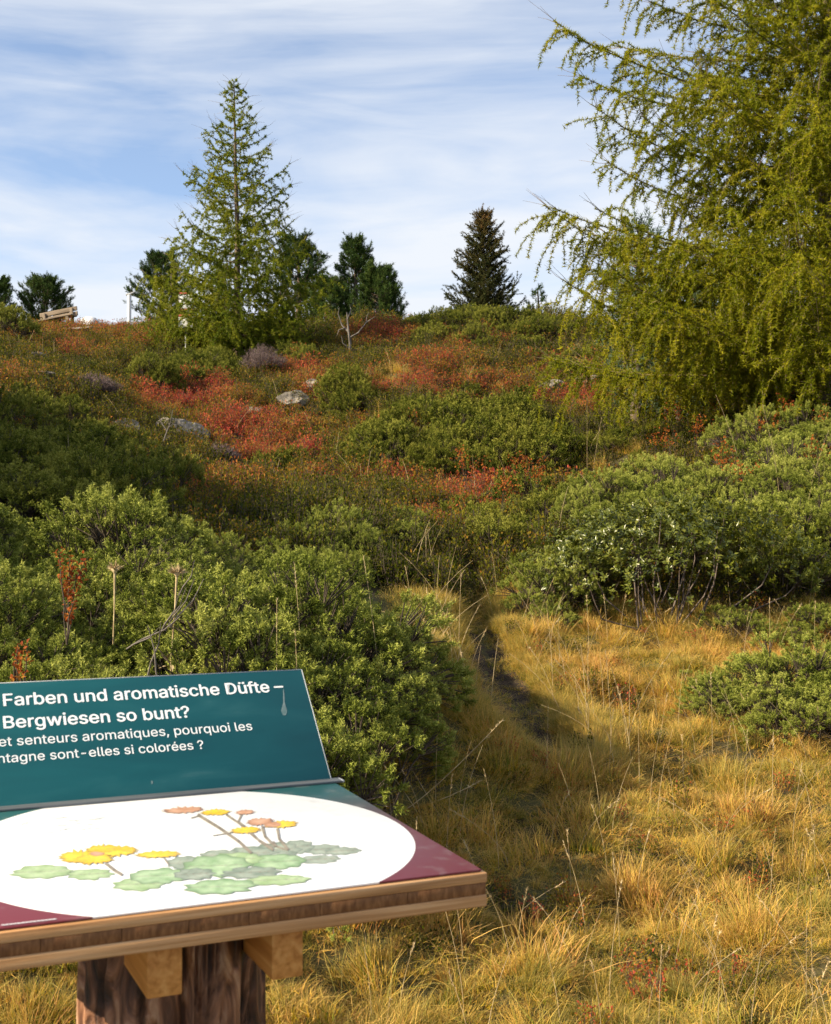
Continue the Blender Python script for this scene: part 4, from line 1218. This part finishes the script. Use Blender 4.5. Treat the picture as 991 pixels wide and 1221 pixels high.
larch('young bushy larch at the right foot of the tall slender larch', G(335, 414), 1.5, .7, 36, 9, .030, .048, .0115, 7, M['larch_far'], low=.03, pend=.8, trunk_r=.03, shape=.7, tipup=.3, sag=-.1, whip=.1)
larch('small larch seedling on the crest behind the grey snag', G(388, 400), .75, .28, 20, 10, .03, .042, .011, 7, M['larch_far'], low=.03, pend=.6, trunk_r=.012, shape=.8, tipup=.3, sag=-.1, whip=.06)
larch('low young larch under the left side of the huge larch', G(745, 470), 1.25, .85, 34, 12, .024, .036, .008, 8, M['larch'], low=.04, pend=.7, trunk_r=.025, shape=.7, tipup=.3, sag=-.15, whip=.1)

def pine(label, base, H, W, seed, nbr, mat, ntuft=28, nl=.095, nw=.013, kn=26, top=.40, low=.08, name='pine_tree', group=None, trunk_r=None, gap=0., up=.55):
    r = np.random.default_rng(seed)
    t = thing(name, label, 'pine tree', base, 0, group)
    tk, cr = MB(), MB()
    zz = np.linspace(-.4, H * .97, 10)
    tp = np.c_[np.cumsum(r.normal(0, .02, (10, 2)), axis=0) * H / 4, zz]
    trunk_r = trunk_r or .03 * H
    tk.tube(tp, trunk_r * (1 - zz / (H * 1.02)) ** .8 + .008, 7, .5)
    nbr = int(nbr * 1.3)
    for i in range(nbr):
        f = low + (1 - low) * ((i + r.uniform(0, 1)) / nbr) ** .9
        hz = f * H * .96
        env = W / 2 * (math.sin(min(1, (f - low * .5) / .55) * PI / 2) * (1 if f < top else max(.08, ((1 - f) / (1 - top))) ** .62))
        L = env * r.uniform(.65, 1.12) + .06
        if gap and r.uniform() < gap: L *= .55
        az = i * 2.39996 + r.normal(0, .4)
        c = np.array([np.interp(hz, zz, tp[:, 0]), np.interp(hz, zz, tp[:, 1]), hz])
        s = np.linspace(0, 1, 6)
        b = c + np.c_[np.cos(az) * L * s, np.sin(az) * L * s, L * (.10 * s + up * s ** 2.2)]
        tk.tube(b, np.linspace(.010 * H / 3 + .004, .004, 6), 4, .5)
        for k in range(ntuft):
            sk = r.uniform(.35, 1.0) if k else 1.0
            p0 = np.array([np.interp(sk, s, b[:, q_]) for q_ in range(3)])
            a2 = az + r.normal(0, .9)
            off = np.array([math.cos(a2), math.sin(a2), r.uniform(-.1, .8)]) * r.uniform(.03, .16) * min(1.6, .5 + W / 3) * (1 if k else .1)
            p1 = p0 + off
            ax = nrm(off * 2 + np.array([math.cos(az) * .25, math.sin(az) * .25, .75]) + r.normal(0, .2, 3))
            ln = r.uniform(.07, .14)
            u_ = r.uniform(-.3, 1, kn)
            pp = p1 + ax * (u_ * ln)[:, None]
            dd = nrm(ax * .75 + nrm(r.normal(0, 1, (kn, 3))) * .85)
            cr.needles(pp, dd, nl * r.uniform(.7, 1.15, kn), nw, np.clip(r.uniform(.1, .75) + r.normal(0, .12, kn), 0, 1))
            if k: tk.tube([p0, p1], [.006, .003], 3, .5)
    tk.build('trunk', M['trunk'], t, True)
    cr.build('crown', mat, t)
    return t
def crest(px, py, d):
    p = P(px, py, d); p[2] = h1(p[0], p[1]); return p
def at_y(px, d):
    x = (px - CX) / FPX * d; return np.array([x, d, h1(x, d)])
def hgt(b, ytop): return (EYE[2] + (643 - ytop) / FPX * b[1]) - b[2]
for lab, px, d, ytop, W, sd, nb, kw in [
    ('dark pine cut by the left edge of the picture', -8, 46, 330, 1.75, 1, 46, {}),
    ('rounded dark green pine behind the wooden bench', 50, 47, 332, 2.3, 2, 70, dict(top=.42)),
    ('spreading dark pine behind the left side of the tall slender larch', 192, 42, 300, 2.6, 3, 60, dict(gap=.4, up=.35)),
    ('dark pine with open crown just right of the tall slender larch', 358, 40, 278, 2.9, 4, 80, dict(gap=.35, up=.35, low=.04)),
    ('tall dark pine of the pair right of the tall slender larch', 424, 41, 282, 2.1, 5, 80, dict(top=.30, low=.02)),
    ('shorter pine standing in front of the taller dark pine', 452, 37, 316, 1.75, 6, 70, dict(top=.34, low=.02)),
    ('low dark pine between the tall slender larch and the pine pair', 392, 38, 330, 1.5, 16, 50, dict(top=.4, low=.02)),
    ('scraggy little pine on the crest right of the brown spruce', 643, 33, 342, .62, 7, 13, dict(gap=.5, nl=.085, ntuft=6)),
]:
    b = at_y(px, d); H = hgt(b, ytop)
    print(lab, 'base', np.round(proj(b)[:2], 0), 'H', round(H, 2))
    pine(lab, b, H, W, sd, nb, M['pine'], **kw)
b = at_y(812, 16.5)
pine('blue green young pine half hidden under the huge larch', b, hgt(b, 335), 1.9, 21, 60, M['pine_blue'], ntuft=13, nl=.095, nw=.012, kn=22, up=.6, low=.04)
b = at_y(760, 17.5)
pine('slim pine showing through the left branches of the huge larch', b, hgt(b, 265), 1.3, 22, 46, M['pine_blue'], ntuft=8, nl=.095, nw=.012, kn=20, up=.6)
# off to the left, outside the picture: the pines whose shade lies on the left mound
for (x, y, H, W, sd) in [(-8.5, 6.2, 3.5, 2.7, 42), (-7.5, 7.4, 3.5, 2.6, 41), (-8.9, 8.4, 3.5, 2.8, 43), (-9.6, 10.0, 3.4, 3.0, 44)]:
    pine('tall pine left of the mound shading it, outside the picture', np.array([x, y, h1(x, y)]), H, W, sd, 80, M['pine'], ntuft=14, nl=.16, nw=.045, kn=14, top=.6, group='pines left of the mound', trunk_r=.13)

def spruce(label, base, H, W, seed, nbr, mat):
    r = np.random.default_rng(seed)
    t = thing('spruce_tree', label, 'spruce tree', base)
    tk, cr, co = MB(), MB(), MB()
    zz = np.linspace(-.3, H, 10)
    tk.tube(np.c_[0 * zz, 0 * zz, zz], .05 * (1 - zz / (H * 1.02)) + .006, 7, .5)
    for i in range(nbr):
        f = .02 + .96 * ((i + r.uniform(0, 1)) / nbr) ** 1.05
        L = W / 2 * (1 - f) ** .75 * r.uniform(.45, 1.15) + .06
        az = i * 2.39996 + r.normal(0, .3)
        s = np.linspace(0, 1, 6)
        b = np.c_[np.cos(az) * L * s, np.sin(az) * L * s, f * H + L * (r.uniform(-.15, .3) * s + r.uniform(.2, .6) * s ** 2)]
        tk.tube(b, np.linspace(.010, .003, 6), 3, .4)
        tw = [b]
        for j in range(int(8 + L * 15)):
            sj = r.uniform(.15, 1)
            p0 = np.array([np.interp(sj, s, b[:, q_]) for q_ in range(3)])
            a2 = az + r.choice([-1, 1]) * r.uniform(.4, 1.1); ls = r.uniform(.06, .22) * (1.2 - .5 * f)
            u_ = np.linspace(0, 1, 3)
            tw.append(p0 + np.c_[np.cos(a2) * ls * u_, np.sin(a2) * ls * u_, ls * (r.uniform(-.3, 1.3) * u_)])
        for cv in tw:
            p_, d_ = sample_curve(cv, .022, r)
            m_ = len(p_); nn = 6
            dd = nrm(nrm(r.normal(0, 1, (m_, nn, 3))) * .9 + d_[:, None] * .7 + [0, 0, .15])
            cr.needles(np.repeat(p_, nn, 0), dd.reshape(-1, 3), .050 * r.uniform(.7, 1.2, m_ * nn), .013, np.clip(np.repeat(r.uniform(0, .45) + .55 * f ** 1.5 * r.uniform(.4, 1.2) + r.normal(0, .08, m_), nn), 0, 1))
    tk.build('trunk', M['trunk'], t, True)
    cr.build('crown', mat, t)
b = at_y(577, 31.5)
spruce('bushy brown tinged spruce on the crest in the centre', b, hgt(b, 250), 2.1, 3, 190, M['spruce'])
b = at_y(532, 31); larch('low pale larch bush at the left foot of the brown spruce', b, .62, .5, 22, 14, .03, .044, .011, 7, M['larch_far'], low=.03, pend=.6, trunk_r=.015, shape=.7, tipup=.3, sag=-.1, whip=.08)

# grey snag on the crest and dead sticks
def snag(label, base, stems):
    t = thing('dead_snag', label, 'dead tree', base)
    tr_, br_ = MB(), MB()
    for i, (pts, r0) in enumerate(stems):
        (tr_ if i == 0 else br_).tube(pts, np.linspace(r0, r0 * .3, len(pts)), 6, .5, cap=True)
    tr_.build('trunk', M['deadwood'], t, True)
    br_.build('branch', M['deadwood'], t, True)
b = G(417, 428)
snag('grey dead snag with bare forked branches below the pine pair', b, [
    ([(0, 0, -.1), (.01, 0, .3), (-.03, 0, .6), (-.06, .02, .95)], .042), ([(-.03, 0, .55), (-.16, .03, .68), (-.24, .03, .92), (-.22, .02, 1.05)], .022), ([(0, 0, .42), (.18, -.02, .52), (.34, .02, .74), (.52, .03, .86)], .020),
    ([(-.05, 0, .8), (.02, .05, 1.0), (.0, .06, 1.12)], .014), ([(-.10, 0, .62), (-.22, -.04, .58), (-.26, -.04, .46)], .014), ([(.34, .02, .74), (.36, .02, .88), (.40, .0, .96)], .010), ([(.0, 0, .2), (-.14, -.05, .30), (-.17, -.05, .46)], .014)])
b = G(190, 540)
snag('thin dead branch standing in front of the pale rock', b, [([(0, 0, -.05), (.06, 0, .16), (.13, .02, .36), (.16, .02, .52)], .014), ([(.09, .01, .26), (.02, .02, .36), (-.02, .02, .45)], .008), ([(.05, 0, .14), (.14, -.02, .2)], .007), ([(.11, .01, .3), (.18, 0, .36)], .006)])

# dry purple-grey heather bush
def heather(label, base, Rr, H, seed):
    r = np.random.default_rng(seed); m = MB()
    t = thing('heather_bush', label, 'heather', base)
    for i in range(420):
        az, u_ = r.uniform(0, 2 * PI), r.uniform(0, 1) ** .6
        e = np.array([Rr * u_ * math.cos(az), Rr * u_ * math.sin(az), H * (1 - .55 * u_ ** 2) * r.uniform(.7, 1.1)])
        b0 = e * [.4, .4, 0] + [0, 0, -.03]
        p_ = b0 + (e - b0) * r.uniform(.4, 1, 26)[:, None] + r.normal(0, .012, (26, 3))
        m.needles(p_, nrm(r.normal(0, 1, (26, 3)) + [0, 0, 1.2]), .035, .006, np.clip(r.uniform(0, 1) + r.normal(0, .1, 26), 0, 1))
    m.build('foliage', M['heather'], t)
    st = MB()
    for i in range(30):
        az, u_ = r.uniform(0, 2 * PI), r.uniform(0, 1) ** .6
        st.tube([(0, 0, -.03), (Rr * u_ * .6 * math.cos(az), Rr * u_ * .6 * math.sin(az), H * .7)], [.008, .003], 4)
    st.build('stems', M['deadwood'], t)
heather('faded purple grey heather bush below the tall slender larch', G(314, 446), .48, .52, 1)
heather('dark faded heather cushion on the left mound', G(110, 470), .40, .26, 2)
heather('small faded heather tuft below the red shrubs on the left', G(262, 556), .26, .26, 3)

# ------------------------------------------------------------------ rocks
def rock(label, px, py, sx, sy, sz, seed, rz=0., sink=.3):
    bm_ = bmesh.new(); bmesh.ops.create_icosphere(bm_, subdivisions=4, radius=1)
    r = np.random.default_rng(seed)
    V = np.array([v.co for v in bm_.verts])
    for _ in range(22):                       # flat broken faces
        nn_ = nrm(r.normal(0, 1, 3)); c = r.uniform(.45, .85)
        ov = np.maximum(V @ nn_ - c, 0); V = V - ov[:, None] * nn_ * .92
    V = V * (1 + .20 * (fbm(V[:, 0] * 3 + seed, V[:, 1] * 3 + V[:, 2] * 2, 4, seed) - .5)[:, None])
    V = V * [sx * .72, sy * .72, sz * .8]
    for v, c in zip(bm_.verts, V): v.co = c
    me = bpy.data.meshes.new('boulder'); bm_.to_mesh(me); bm_.free()
    me.materials.append(M['rock'])
    b = G(px, py); b[2] += sz * .10
    o = link('boulder', me, None, b, (r.normal(0, .15), r.normal(0, .15), rz))
    tag(o, label, 'rock')
for a in [('pale slab of rock at the foot of the dead branch', 212, 524, .62, .5, .34, 1, .3), ('bright grey rock outcrop among the red shrubs left of centre', 352, 486, .52, .45, .34, 2, .2),
          ('flat rock slab left of the bright outcrop', 300, 498, .60, .4, .20, 3, .1), ('small pale rock at the left edge below the bench', 40, 432, .42, .3, .24, 4, .0),
          ('flat grey rock showing through the heath below the bench', 72, 440, .6, .35, .14, 5, .2), ('long pale rock beside the dwarf bush in front of the left larch', 165, 452, .35, .3, .26, 6, .5),
          ('low flat rock in the heath under the bench slope', 54, 452, .5, .4, .12, 7, .0), ('grey bedrock shelf directly below the bench', 82, 398, 1.3, .7, .22, 8, .1),
          ('grey rock under the right end of the red shrubs near the large larch', 702, 464, .40, .35, .30, 9, .2), ('dark cracked rock in the middle of the right slope', 655, 470, .42, .3, .24, 10, .0),
          ('small pale rock left of the middle grass hollow', 505, 476, .22, .2, .14, 11, .3), ('thin pale rock below the crest junipers', 562, 466, .34, .22, .14, 12, .4), ('pale stone lying at the right side of the path', 590, 746, .11, .08, .05, 13, .2),
          ('grey stone in the shaded bank left of the red shrubs', 150, 515, .35, .3, .22, 14, .2), ('pale stone above the red shrubs right of the bright outcrop', 373, 462, .3, .25, .18, 15, .0)]:
    rock(*a)

# ------------------------------------------------------------------ bench, post, sign and white hump on the crest
M['bench'] = surface('weathered_plank', [(.3, (.12, .09, .065)), (.7, (.26, .205, .15))], 8, rough=.85, stretch=(.3, 4, 4))
M['white'] = surface('white_paint', [(.3, (.62, .64, .66)), (.7, (.75, .76, .77))], 6, rough=.5)
M['red'] = surface('red_paint', [(.3, (.38, .06, .05)), (.7, (.46, .09, .07))], 6, rough=.5)
M['greymetal'] = surface('galvanised_metal', [(.3, (.30, .31, .32)), (.7, (.45, .46, .47))], 15, rough=.45)
b = at_y(70, 41.0)
bz = EYE[2] + (643 - 389) / FPX * 41.0
bench = thing('wooden_bench', 'weathered wooden bench on the crest at the left', 'bench', (b[0], b[1], bz), math.radians(-20))
bench.rotation_euler = (0, math.radians(-8), math.radians(-14))
def bpart(nm, *a, mat='bench', mi=0):
    m = MB(); m.box(*a); return bevel(m.build(nm, M[mat], bench), .008)
for k in range(2): bpart('back_plank', -.68, .68, .00, .045, .27 + k * .17, .41 + k * .17)
for k in range(3): bpart('seat_plank', -.68, .68, -.42 + k * .135, -.30 + k * .135, .215, .255)
for xx in (-.5, .5):
    bpart('leg', xx - .05, xx + .05, -.40, -.32, -.6, .214); bpart('leg', xx - .05, xx + .05, -.06, -.003, -.6, .54)
b = at_y(153, 37.0); bz = EYE[2] + (643 - 383) / FPX * 37
post = thing('marker_post', 'slim pale post with a small slanted cap on the crest', 'post', (b[0], b[1], bz))
m = MB(); m.tube([(0, 0, -.8), (0, 0, .4), (0, 0, .80)], .058, 10, cap=True); m.build('shaft', M['white'], post, True)
m = MB(); m.tube([(-.10, 0, .81), (.02, 0, .825), (.16, 0, .90)], [.03, .04, .018], 8, cap=True); m.build('cap', M['greymetal'], post, True)
b = at_y(221, 26.6); zt = EYE[2] + (643 - 349) / FPX * 26.6
ts = thing('trail_sign', 'red and white trail sign half hidden behind the tall slender larch', 'sign', b)
top_ = zt - b[2]
m = MB(); m.tube([(0, 0, -.2), (0, 0, top_ * .5), (0, 0, top_)], .025, 8, cap=True); m.build('pole', M['greymetal'], ts, True)
for z0, z1, mt in [(top_ - .32, top_ - .02, 'white'), (top_ - .36, top_ - .325, 'red'), (top_ - .018, top_ + .02, 'red'), (top_ - .74, top_ - .50, 'white'), (top_ - .49, top_ - .45, 'red')]:
    m = MB(); m.box(-.15, .15, -.05, -.028, z0, z1); bevel(m.build('sign_plate' if mt == 'white' else 'red_band', M[mt], ts), .004)
b = at_y(106, 43.0); zt = EYE[2] + (643 - 376.5) / FPX * 43
bm_ = bmesh.new(); bmesh.ops.create_icosphere(bm_, subdivisions=4, radius=1)
for v in bm_.verts:
    c = v.co
    c.x = math.copysign(abs(c.x) ** .8, c.x) * .34; c.y = math.copysign(abs(c.y) ** .8, c.y) * .3; c.z *= .36 if c.z > 0 else .6
    c.x += .03 * math.sin(c.y * 9)
me = bpy.data.meshes.new('white_hump'); bm_.to_mesh(me); bm_.free(); me.materials.append(M['white'])
me.polygons.foreach_set('use_smooth', np.ones(len(me.polygons), bool))
o = link('white_hump', me, None, (b[0], b[1], zt - .36)); tag(o, 'rounded white hump showing over the crest right of the bench', 'boulder')  # plain white rounded hump, its kind left open

# ------------------------------------------------------------------ thistles, red sprigs, dry stalks
def thistle(label, base, H, lean, seed):
    r = np.random.default_rng(seed)
    t = thing('dry_thistle', label, 'thistle', base)
    st, hd, lf = MB(), MB(), MB()
    pts = np.array([(0, 0, -.1), (lean * .3, 0, H * .4), (lean * .7, .01, H * .75), (lean, 0, H)])
    st.tube(pts, [.0038, .0034, .003, .005], 6, .5)
    n = 90
    d = nrm(r.normal(0, 1, (n, 3)) * [1, 1, .35] + [0, 0, .8])
    hd.needles(np.tile(pts[-1], (n, 1)) + d * .006, d, r.uniform(.028, .046, n), .007, r.uniform(0, 1, n))
    hd.tube([pts[-1] - [0, 0, .012], pts[-1] + [0, 0, .004], pts[-1] + [0, 0, .016]], [.006, .016, .010], 8, .5)
    for k in range(5):
        z_ = r.uniform(.15, .5) * H; a = r.uniform(0, 6.28); p0 = np.array([lean * z_ / H, 0, z_])
        dd = np.array([[math.cos(a), math.sin(a), r.uniform(-.9, .2)]])
        lf.leaves(p0[None], nrm(dd), np.array([[0, 0, 1.]]), .06, .018, .5)
    st.build('stem', M['straw'], t, True); hd.build('flower_head', M['straw'], t); lf.build('dry_leaf', M['straw'], t)
def in_bush(px, ytop, d, H):
    p = P(px, ytop, d); p[2] -= H; return p
thistle('dry thistle with upright reddish stem in the juniper thicket', in_bush(134, 680, 5.3, .62), .62, .01, 1)
thistle('second dry thistle head near the bare grey twigs', in_bush(202, 684, 5.0, .55), .55, .03, 2)
M['redleaf'] = foliage('red_autumn_leaves', [(0, (.17, .03, .015)), (.5, (.33, .085, .022)), (1, (.42, .19, .03))], kr=.8, kn=.1, transl=.4)
def sprig(label, px, ytop, d, H, W, nl_, seed):
    r = np.random.default_rng(seed)
    b = in_bush(px, ytop, d, H)
    t = thing('red_leaved_sprig', label, 'sprig', b)
    st, lf = MB(), MB()
    for k in range(4):
        e = np.array([r.normal(0, W * .4), r.normal(0, W * .4), H * r.uniform(.75, 1)])
        st.tube([(0, 0, -.05), e * .5 + r.normal(0, .008, 3), e], [.003, .0025, .001], 4)
        s = r.uniform(.25, 1, nl_ // 4)
        lf.leaves(e * s[:, None] + r.normal(0, .008, (len(s), 3)), nrm(r.normal(0, 1, (len(s), 3)) + [0, 0, .8]), nrm(r.normal(0, .5, (len(s), 3)) + [0, -.5, 1]), r.uniform(.014, .026, len(s)), r.uniform(.008, .014, len(s)), r.uniform(0, 1, len(s)))
    st.build('stems', M['bark'], t); lf.build('leaves', M['redleaf'], t)
sprig('upright orange red leaved sprig in the juniper left of the thistle', 82, 652, 4.75, .26, .075, 200, 1)
sprig('orange yellow leaved sprig low at the left edge above the board', 22, 765, 4.2, .20, .07, 90, 2)
sprig('small red leaved sprig under the orange sprig in the juniper', 80, 712, 4.5, .12, .05, 40, 3)
for i, (px, py, d) in enumerate([(855, 538, 11.6), (880, 505, 12.6), (905, 560, 11.2), (945, 540, 11.9), (960, 505, 12.8), (985, 560, 11.5), (930, 512, 12.5), (830, 560, 11.4), (808, 540, 12.0), (858, 600, 10.4), (880, 622, 10.0), (790, 575, 11.2), (975, 600, 10.6),
                                 (620, 595, 12.6), (595, 640, 11.2), (575, 625, 11.4), (640, 618, 11.8), (560, 605, 12.2)]):
    p = G(px, py, d0=8.6)
    s_ = ['red', 'orange'][i % 2]
    r_ = np.random.default_rng(200 + i)
    b = p
    t = thing('red_leaved_sprig', 'small red and orange bilberry sprig poking out of the pale right hand juniper carpet' if i < 13 else 'small red and orange bilberry sprig in the dark juniper behind the path', 'sprig', b, 0, 'bilberry sprigs in the right hand juniper carpet' if i < 13 else 'bilberry sprigs behind the path')
    lf, st = MB(), MB()
    for k in range(5):
        e = np.array([r_.normal(0, .09), r_.normal(0, .09), r_.uniform(.46, .60)])
        st.tube([(0, 0, -.02), e * .5, e], [.003, .0025, .001], 3)
        s = r_.uniform(.72, 1.02, 26)
        lf.leaves(e * s[:, None] + r_.normal(0, .028, (26, 3)), nrm(r_.normal(0, 1, (26, 3)) + [0, 0, .6]), nrm(r_.normal(0, .5, (26, 3)) + [0, -.5, 1]), .026, .016, r_.uniform(0, 1, 26))
    st.build('stems', M['bark'], t); lf.build('leaves', M['redleaf'], t)

# bare grey twigs in the juniper
tw = thing('bare_twigs', 'bare grey twigs fanning out of the juniper beside the second thistle', 'twigs', P(205, 760, 4.55))
o_ = P(205, 760, 4.55)
for a, b in [((205, 738), (232, 690)), ((212, 735), (243, 690)), ((200, 740), (222, 700)), ((196, 745), (214, 705)), ((170, 762), (215, 735)), ((160, 768), (190, 748)), ((218, 700), (232, 668)), ((180, 790), (192, 740)), ((186, 800), (176, 745))]:
    m = MB(); p0, p1 = P(*a, 4.5), P(*b, 4.45); mid = (p0 + p1) / 2 + np.array([.01, 0, -.008])
    m.tube(np.array([p0 - (p1 - p0) * .3, p0, mid, p1]) - o_, [.0035, .0032, .0026, .0012], 4)
    m.build('twig', M['deadwood'], tw, True)

# tall dry seed stalks standing out of the grass
mb = MB()
r = np.random.default_rng(9)
def stalk(base, H, dx, dy, w=.0016, seed=True):
    u_ = np.linspace(0, 1, 7)
    c = base + np.c_[dx * u_ ** 1.7, dy * u_ ** 1.7, H * u_ * (1 - .12 * (abs(dx) + abs(dy)) / H * u_)]
    mb.tube(c, np.linspace(w, w * .45, 7), 3, r.uniform(0, 1))
    if seed:
        n_ = 22; s = r.uniform(.84, 1.02, n_)
        p_ = np.stack([np.interp(s, u_, c[:, k]) for k in range(3)], 1)
        d_ = nrm(nrm(c[-1] - c[-2]) + r.normal(0, .35, (n_, 3)))
        mb.needles(p_, d_, .014, .003, r.uniform(0, 1, n_))
for i in range(230):
    y = r.uniform(3.6, 9.3); x = r.uniform(-.2, .36 * y)
    if meadow_w(np.array([x]), np.array([y]))[0] < .5 or path_dist(np.array([x]), np.array([y]))[0] < 1: continue
    stalk(np.array([x, y, h1(x, y)]), r.uniform(.20, .42), r.normal(0, .10), r.normal(0, .08), .0013, r.uniform() < .5)
for i in range(70):
    y = r.uniform(9.5, 24); x = r.uniform(-.34, .36) * y
    stalk(np.array([x, y, h1(x, y)]), r.uniform(.3, .6), r.normal(0, .14), r.normal(0, .1), .0028, False)
for i in range(46):                           # around the path and the juniper mound
    t_ = r.uniform(0, 5); bx = np.interp(t_, np.arange(len(PATH)), PATH[:, 0]) + r.choice([-1, 1]) * r.uniform(.26, .5); by = np.interp(t_, np.arange(len(PATH)), PATH[:, 1])
    stalk(np.array([bx, by, h1(bx, by)]), r.uniform(.3, .55), r.normal(0, .16), r.normal(0, .1), .0017, r.uniform() < .4)
for px, py, d, H, dx in [(330, 800, 5.0, .62, .0), (362, 735, 5.4, .66, -.04), (455, 680, 5.6, .74, -.08), (358, 790, 4.9, .6, -.02), (700, 490, 15, 1.1, 0), (705, 520, 14, .9, .12), (918, 770, 8.2, .36, 0), (990, 780, 7.4, .5, .05), (930, 510, 11.0, .9, -.15), (960, 560, 10.6, .8, .2), (885, 480, 12, .9, -.25)]:
    p = P(px, py, d); stalk(np.array([p[0], p[1], h1(p[0], p[1])]), H * 1.1, dx, 0, .002)
stk = mb.build('dry_grass_stalks', M['straw'])
tag(stk, 'scattered tall dry straw coloured seed stalks rising above the vegetation', 'grass stalks', kind='stuff')
# four long stalks crossing just behind the corner of the board
for i, (a, b, d, sd_) in enumerate([((478, 985), (600, 858), 5.2, 1), ((528, 980), (484, 905), 5.25, 0), ((505, 975), (472, 930), 5.15, 0), ((482, 980), (575, 930), 5.3, 1)]):
    mb = MB(); p0, p1 = P(*a, d), P(*b, d + .15)
    foot = p0 + (p0 - p1) * .08; foot = np.array([foot[0], foot[1], h1(foot[0], foot[1]) - .01])
    u_ = np.linspace(0, 1, 9)[:, None]
    c = (1 - u_) ** 2 * foot + 2 * u_ * (1 - u_) * p0 + u_ ** 2 * p1 - foot
    mb.tube(c, np.linspace(.0024, .0012, 9), 4)
    if sd_:
        s = r.uniform(.9, 1.0, 16); p_ = np.stack([np.interp(s, u_[:, 0], c[:, k]) for k in range(3)], 1)
        mb.needles(p_, nrm(r.normal(0, 1, (16, 3)) + [.5, 0, .5]), .016, .004, .5)
    o = mb.build('dry_stalk', M['straw']); o.location = tuple(foot)
    tag(o, ['longest dry stalk leaning right behind the board corner', 'thin dry stalk leaning left behind the board corner', 'short dry stalk nearest the hinge end of the board', 'drooping dry stalk with a seed head behind the board corner'][i], 'stalk')
